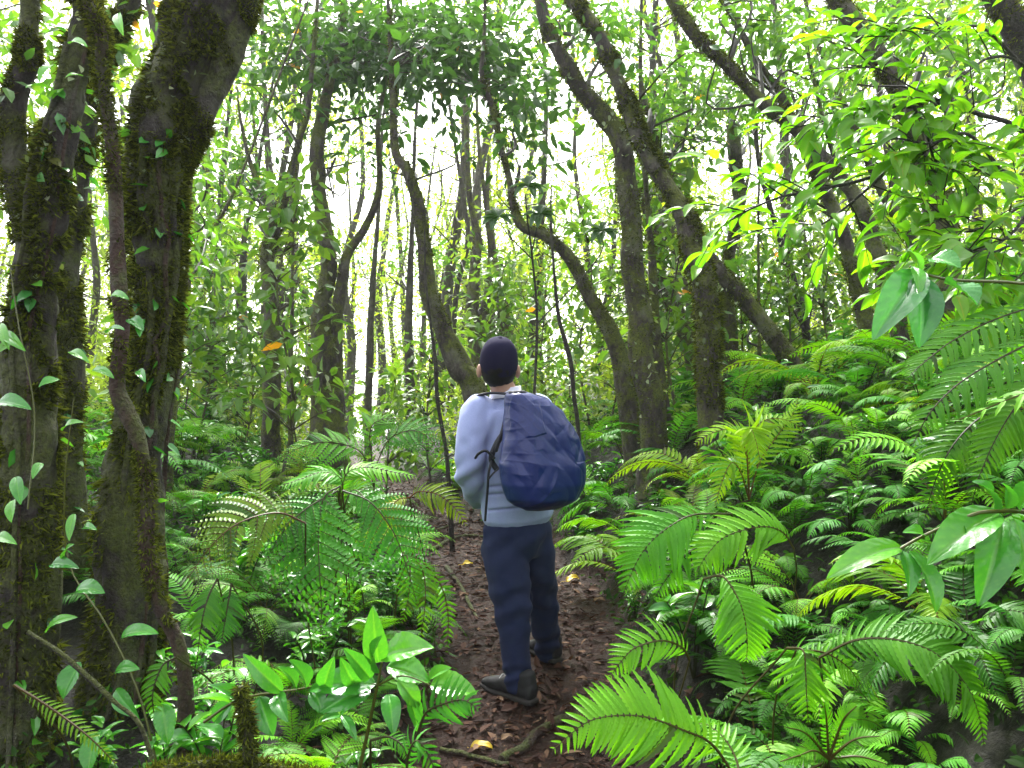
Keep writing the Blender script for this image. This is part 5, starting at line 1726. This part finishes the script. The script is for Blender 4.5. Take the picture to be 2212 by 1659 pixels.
rows = [np.array([HC + HU * (.0 - .02 * f - .02 * math.sin(k) ** 2 * f) + HR * math.sin(k) * (.082 + .0 * f) + HF * (.1 * math.cos(k) * (1 - f) + f * (.05 + .12 * math.cos(k))) for k in a]) for f in (0, .35, .7, 1)]
V = np.vstack(rows + [r_ - HU * .004 for r_ in rows])
k = np.arange(23)
mb.add(V, np.concatenate([np.stack([k + o, k + 1 + o, k + 25 + o, k + 24 + o], 1) for o in (0, 24, 48, 96, 120, 144)]))
put('bill', mb, M['cap'], cap, True)

# shoes
for h, t in ((heelL, toeL), (heelR, toeR)):
    ax = t - h
    L = np.linalg.norm(ax)
    ax = ax / L
    h0, t0 = h - ax * .035, t + ax * .02
    f = lambda u, z: h0 * (1 - u) + t0 * u + ZU * z
    sdv = nrm(np.cross(ax, ZU))
    mb = MB()
    solid(mb, [f(.03, .045), f(.15, .05), f(.35, .052), f(.55, .045), f(.75, .036), f(.95, .026)], [.034, .04, .041, .046, .047, .03], [.04, .045, .046, .038, .028, .018], sdv, ex=2.4)
    solid(mb, [f(.13, .05), f(.15, .085), f(.17, .115)], [.038, .04, .042], [.045, .05, .052], sdv)
    V, N, q, tt = fuse(mb, .005, 5)
    V = V + N * (.003 * vnoise(V, 40, 92))[:, None]
    sh = put('shoe', fused(V, q, tt), M['shoe'], person, True)
    mb = MB()
    solid(mb, [f(.0, .006), f(.15, .006), f(.4, .006), f(.7, .006), f(.97, .012)], [.036, .041, .04, .051, .033], [.014, .016, .014, .014, .012], sdv, ex=3)
    put('sole', mb, M['sole'], sh, True)
    mb = MB()
    for u in (.42, .5, .58):
        tube(mb, catmull([f(u, .07) - sdv * .03, f(u + .02, .092 - .05 * (u - .4)), f(u, .07) + sdv * .03], 8), .003, 5)
    tube(mb, catmull([f(.42, .092), f(.38, .088) - sdv * .03, f(.4, .07) - sdv * .045], 8), .0025, 5)
    put('lace', mb, M['shoe'] if h is heelR else M['lace'], sh, True)

# ------------------------------------------------------------------ drawstring bag
BN = -FACE                                             # out of his back, toward the camera's right
BC = P(1171, 985, 3.27)
BOT, TOP = P(1180, 1100, 3.27)[2], P(1120, 850, 3.3)[2]
Hh = TOP - BOT
nu, nv = 300, 230
tt = np.linspace(0, 1, nv)
prof_t = [0, .03, .083, .21, .38, .6, .72, .845, .93, .98, 1]
prof_a = [.06, .105, .158, .188, .197, .178, .161, .128, .099, .07, .036]
prof_b = [.05, .09, .125, .15, .152, .14, .13, .11, .09, .065, .036]
prof_o = [-.022, -.018, -.012, -.005, -.002, -.007, -.019, -.045, -.073, -.1, -.12]
A = np.interp(tt, prof_t, prof_a)
Bq = np.interp(tt, prof_t, prof_b)
O = np.interp(tt, prof_t, prof_o)
for arr in (A, Bq, O):
    arr[:] = np.convolve(np.pad(arr, 4, mode='edge'), np.ones(9) / 9, 'valid')
th = np.linspace(0, 2 * math.pi, nu, endpoint=False)
TH, TT = np.meshgrid(th, tt)
ca, sa = np.cos(TH), np.sin(TH)
ex = 2.5
ca2, sa2 = np.sign(ca) * np.abs(ca) ** (2 / ex), np.sign(sa) * np.abs(sa) ** (2 / ex)
back = np.where(sa2 > 0, 1.0, .62)                     # flatter against the back
lu = ca2 * A[:, None] + O[:, None]
ln_ = sa2 * Bq[:, None] * back - .02 + .03 * (1 - TT)
lz = TT * Hh
flat = np.stack([lu, lz, ln_], -1).reshape(-1, 3)
V = np.array([BC[0], BC[1], BOT]) + lu[..., None] * RGT + ln_[..., None] * BN + lz[..., None] * ZU
V = V.reshape(-1, 3)
i = np.arange(nv - 1)[:, None] * nu
j = np.arange(nu)[None]
j2 = (j + 1) % nu
F = np.stack([i + j, i + j2, i + nu + j2, i + nu + j], -1).reshape(-1, 4)
dU = np.roll(V.reshape(nv, nu, 3), -1, 1) - np.roll(V.reshape(nv, nu, 3), 1, 1)
dV = np.gradient(V.reshape(nv, nu, 3), axis=0)
NB = nrm(np.cross(dU, dV)).reshape(-1, 3)
fx, fz, fn = flat[:, 0], flat[:, 1], flat[:, 2]
# long creases pulled toward the gathered mouth and the seam knot (picture points turned into the bag's own plane)
disp = np.zeros_like(fx)
kx, kz = -.02, Hh * .42
for pl, amp, wdt in [
    ([(1098, 880), (1125, 925), (1150, 960), (1178, 986)], .013, .011), ([(1105, 868), (1140, 910), (1165, 945), (1182, 975), (1203, 1004)], .017, .012),
    ([(1092, 915), (1115, 958), (1138, 988), (1158, 1000)], .012, .01), ([(1085, 955), (1098, 1000), (1112, 1040), (1118, 1072)], .010, .010),
    ([(1158, 998), (1186, 1030), (1204, 1062)], .007, .009), ([(1160, 946), (1190, 915), (1216, 893)], .006, .008), ([(1200, 1002), (1226, 965), (1246, 928)], .008, .009),
    ([(1214, 996), (1223, 1038), (1214, 1078)], .008, .009), ([(1241, 955), (1234, 1000), (1246, 1046)], .007, .008), ([(1083, 1008), (1102, 1048), (1108, 1090)], .008, .008),
    ([(1118, 862), (1150, 885), (1168, 915)], .009, .009), ([(1136, 1002), (1122, 1032), (1106, 1062)], .007, .008), ([(1180, 880), (1200, 905), (1205, 935)], .006, .008),
    ([(1150, 1030), (1180, 1055), (1190, 1090)], .006, .009), ([(1225, 920), (1240, 950), (1255, 985)], .006, .008),
    ([(1158, 998), (1151, 1035), (1132, 1075), (1102, 1098)], -.008, .004)]:
    c = np.array([((a - 1171) / 520 / .82, (1100 - b) / 520) for a, b in pl])
    c = catmull(np.column_stack([c, 0 * c[:, 0]]), 70)[:, :2]
    D = np.sqrt(((flat[:, None, :2] - c[None]) ** 2).sum(2))
    k = D.argmin(1)
    dm = D.min(1)
    taper = np.sin(math.pi * (k + 2) / 74) ** .8
    disp += .8 * amp * np.exp(-(dm / (wdt * 1.5)) ** 1.3) * taper * ss((fn + .04) / .05)
rg = np.random.default_rng(77)
for _ in range(46):                                    # short sharp wrinkles of thin cloth
    c0 = np.array([rg.uniform(-.2, .2), rg.uniform(.03, Hh)])
    a = rg.normal(.9, .7)
    ln = rg.uniform(.03, .1)
    tv = np.array([math.cos(a), -math.sin(a)])
    rel = flat[:, :2] - c0
    al = np.clip(rel @ tv, -ln, ln)
    dm = np.hypot(rel[:, 0] - al * tv[0], rel[:, 1] - al * tv[1])
    disp += rg.choice([-1, 1]) * rg.uniform(.0015, .0045) * np.exp(-dm / rg.uniform(.005, .012)) * (1 - (al / ln) ** 2) * ss((fn + .04) / .05)
# crumple: faceted creases
for cnt_, amp, sd_ in ((30, .0045, 1), (110, .0022, 2)):
    rg = np.random.default_rng(300 + sd_)
    c = np.stack([rg.uniform(-.24, .24, cnt_), rg.uniform(-.02, Hh + .02, cnt_), rg.uniform(-.14, .2, cnt_)], 1)
    sl_ = rg.normal(size=(cnt_, 3)) * .55
    D = np.stack([np.sum((flat - c[k]) ** 2, 1) for k in range(cnt_)], 1)
    w2 = np.exp(-(D - D.min(1, keepdims=True)) / (.0006 if sd_ == 1 else .00025))
    w2 /= w2.sum(1, keepdims=True)
    hgt = np.stack([(flat - c[k]) @ sl_[k] for k in range(cnt_)], 1)
    disp += amp * np.clip((w2 * hgt).sum(1) / .05, -1, 1) * ss(fz / .08) * (.35 + .65 * ss((fz - .1) / .12))
disp *= .62
disp += .004 * vnoise(flat, 9, 211) + .002 * vnoise(flat, 26, 212)
V = V + NB * disp[:, None]
mb = MB()
mb.add(V, F)
mb.add(np.vstack([V[:nu].mean(0), V[:nu]]), [[0, 1 + (q + 1) % nu, 1 + q] for q in range(nu)])
mb.add(np.vstack([V[-nu:].mean(0), V[-nu:]]), [[0, 1 + q, 1 + (q + 1) % nu] for q in range(nu)])
bag = put('backpack', mb, M['nylon'], None, True, origin=(BC[0], BC[1], BOT))
tag(bag, 'crumpled dark blue nylon drawstring backpack on the back of the hiker', 'backpack')


def strap(pts, ra, rb, name, ref=(0, -1, .3)):
    m_ = MB()
    C = catmull([P(*p) for p in pts], 40)
    solid(m_, C[::4], [ra] * 10, [rb] * 10, ref, 12, 3, 40)
    return put(name, m_, M['strap'], bag, True)


strap([(1014, 882, 3.52), (1016, 868, 3.45), (1034, 855, 3.42), (1062, 849, 3.40), (1094, 851, 3.36), (1112, 853, 3.34)], .006, .016, 'shoulder_strap', (0, 0, 1))
strap([(1100, 852, 3.36), (1130, 850, 3.32), (1160, 856, 3.36), (1180, 866, 3.45), (1178, 880, 3.56)], .006, .016, 'shoulder_strap', (0, 0, 1))
strap([(1104, 852, 3.3), (1095, 880, 3.27), (1088, 920, 3.25), (1079, 950, 3.25), (1068, 985, 3.27)], .009, .008, 'edge_band')
strap([(1085, 940, 3.27), (1072, 960, 3.28), (1062, 985, 3.29), (1064, 1000, 3.3), (1078, 1020, 3.3)], .018, .012, 'strap_pad')
strap([(1068, 990, 3.27), (1050, 974, 3.26), (1034, 980, 3.27), (1026, 992, 3.29)], .009, .005, 'strap_tail')
mb = MB()
tube(mb, catmull([P(*p) for p in [(1062, 995, 3.28), (1056, 1020, 3.27), (1053, 1060, 3.3), (1050, 1095, 3.33), (1048, 1125, 3.35)]], 30), .0055, 8)
tube(mb, catmull([P(*p) for p in [(1080, 1010, 3.27), (1066, 1022, 3.26), (1056, 1034, 3.27)]], 12), .004, 6)
put('drawcord', mb, M['strap'], bag, True)
# gathered mouth
mb = MB()
top = BC[:2].tolist() + [TOP]
mc = np.array(top) + RGT * (-.12)
a = np.linspace(0, 2 * math.pi, 60)
ringp = np.array([mc + RGT * .036 * math.cos(k) * (1 + .06 * math.sin(9 * k)) + BN * .036 * math.sin(k) * (1 + .06 * math.sin(11 * k)) - BN * .012 - ZU * .004 for k in a])
tube(mb, ringp, .009, 8, .2, 30, caps=False)
put('gathered_mouth', mb, M['strap'], bag, True)

# ------------------------------------------------------------------ mist in the forest
if True:
    me = bpy.data.meshes.new('haze')
    x0, x1, y0, y1, z0, z1 = -165, 165, -55, 215, -2.2, 18
    vs = [(x, y, z) for x in (x0, x1) for y in (y0, y1) for z in (z0, z1)]
    me.from_pydata(vs, [], [(0, 1, 3, 2), (4, 6, 7, 5), (0, 4, 5, 1), (2, 3, 7, 6), (0, 2, 6, 4), (1, 5, 7, 3)])
    hz = bpy.data.objects.new('haze', me)
    COL.objects.link(hz)
    hm_, hnt, hb_, hout = newmat('mist')
    hnt.nodes.remove(hb_)
    pv = hnt.nodes.new('ShaderNodeVolumePrincipled')
    pv.inputs['Color'].default_value = (.93, .95, .97, 1)
    pv.inputs["Density"].default_value = 0.001
    pv.inputs['Anisotropy'].default_value = 0.35
    hnt.links.new(pv.outputs[0], hout.inputs['Volume'])
    me.materials.append(hm_)
    tag(hz, 'thin pale mist filling the forest', 'mist', None, 'stuff')
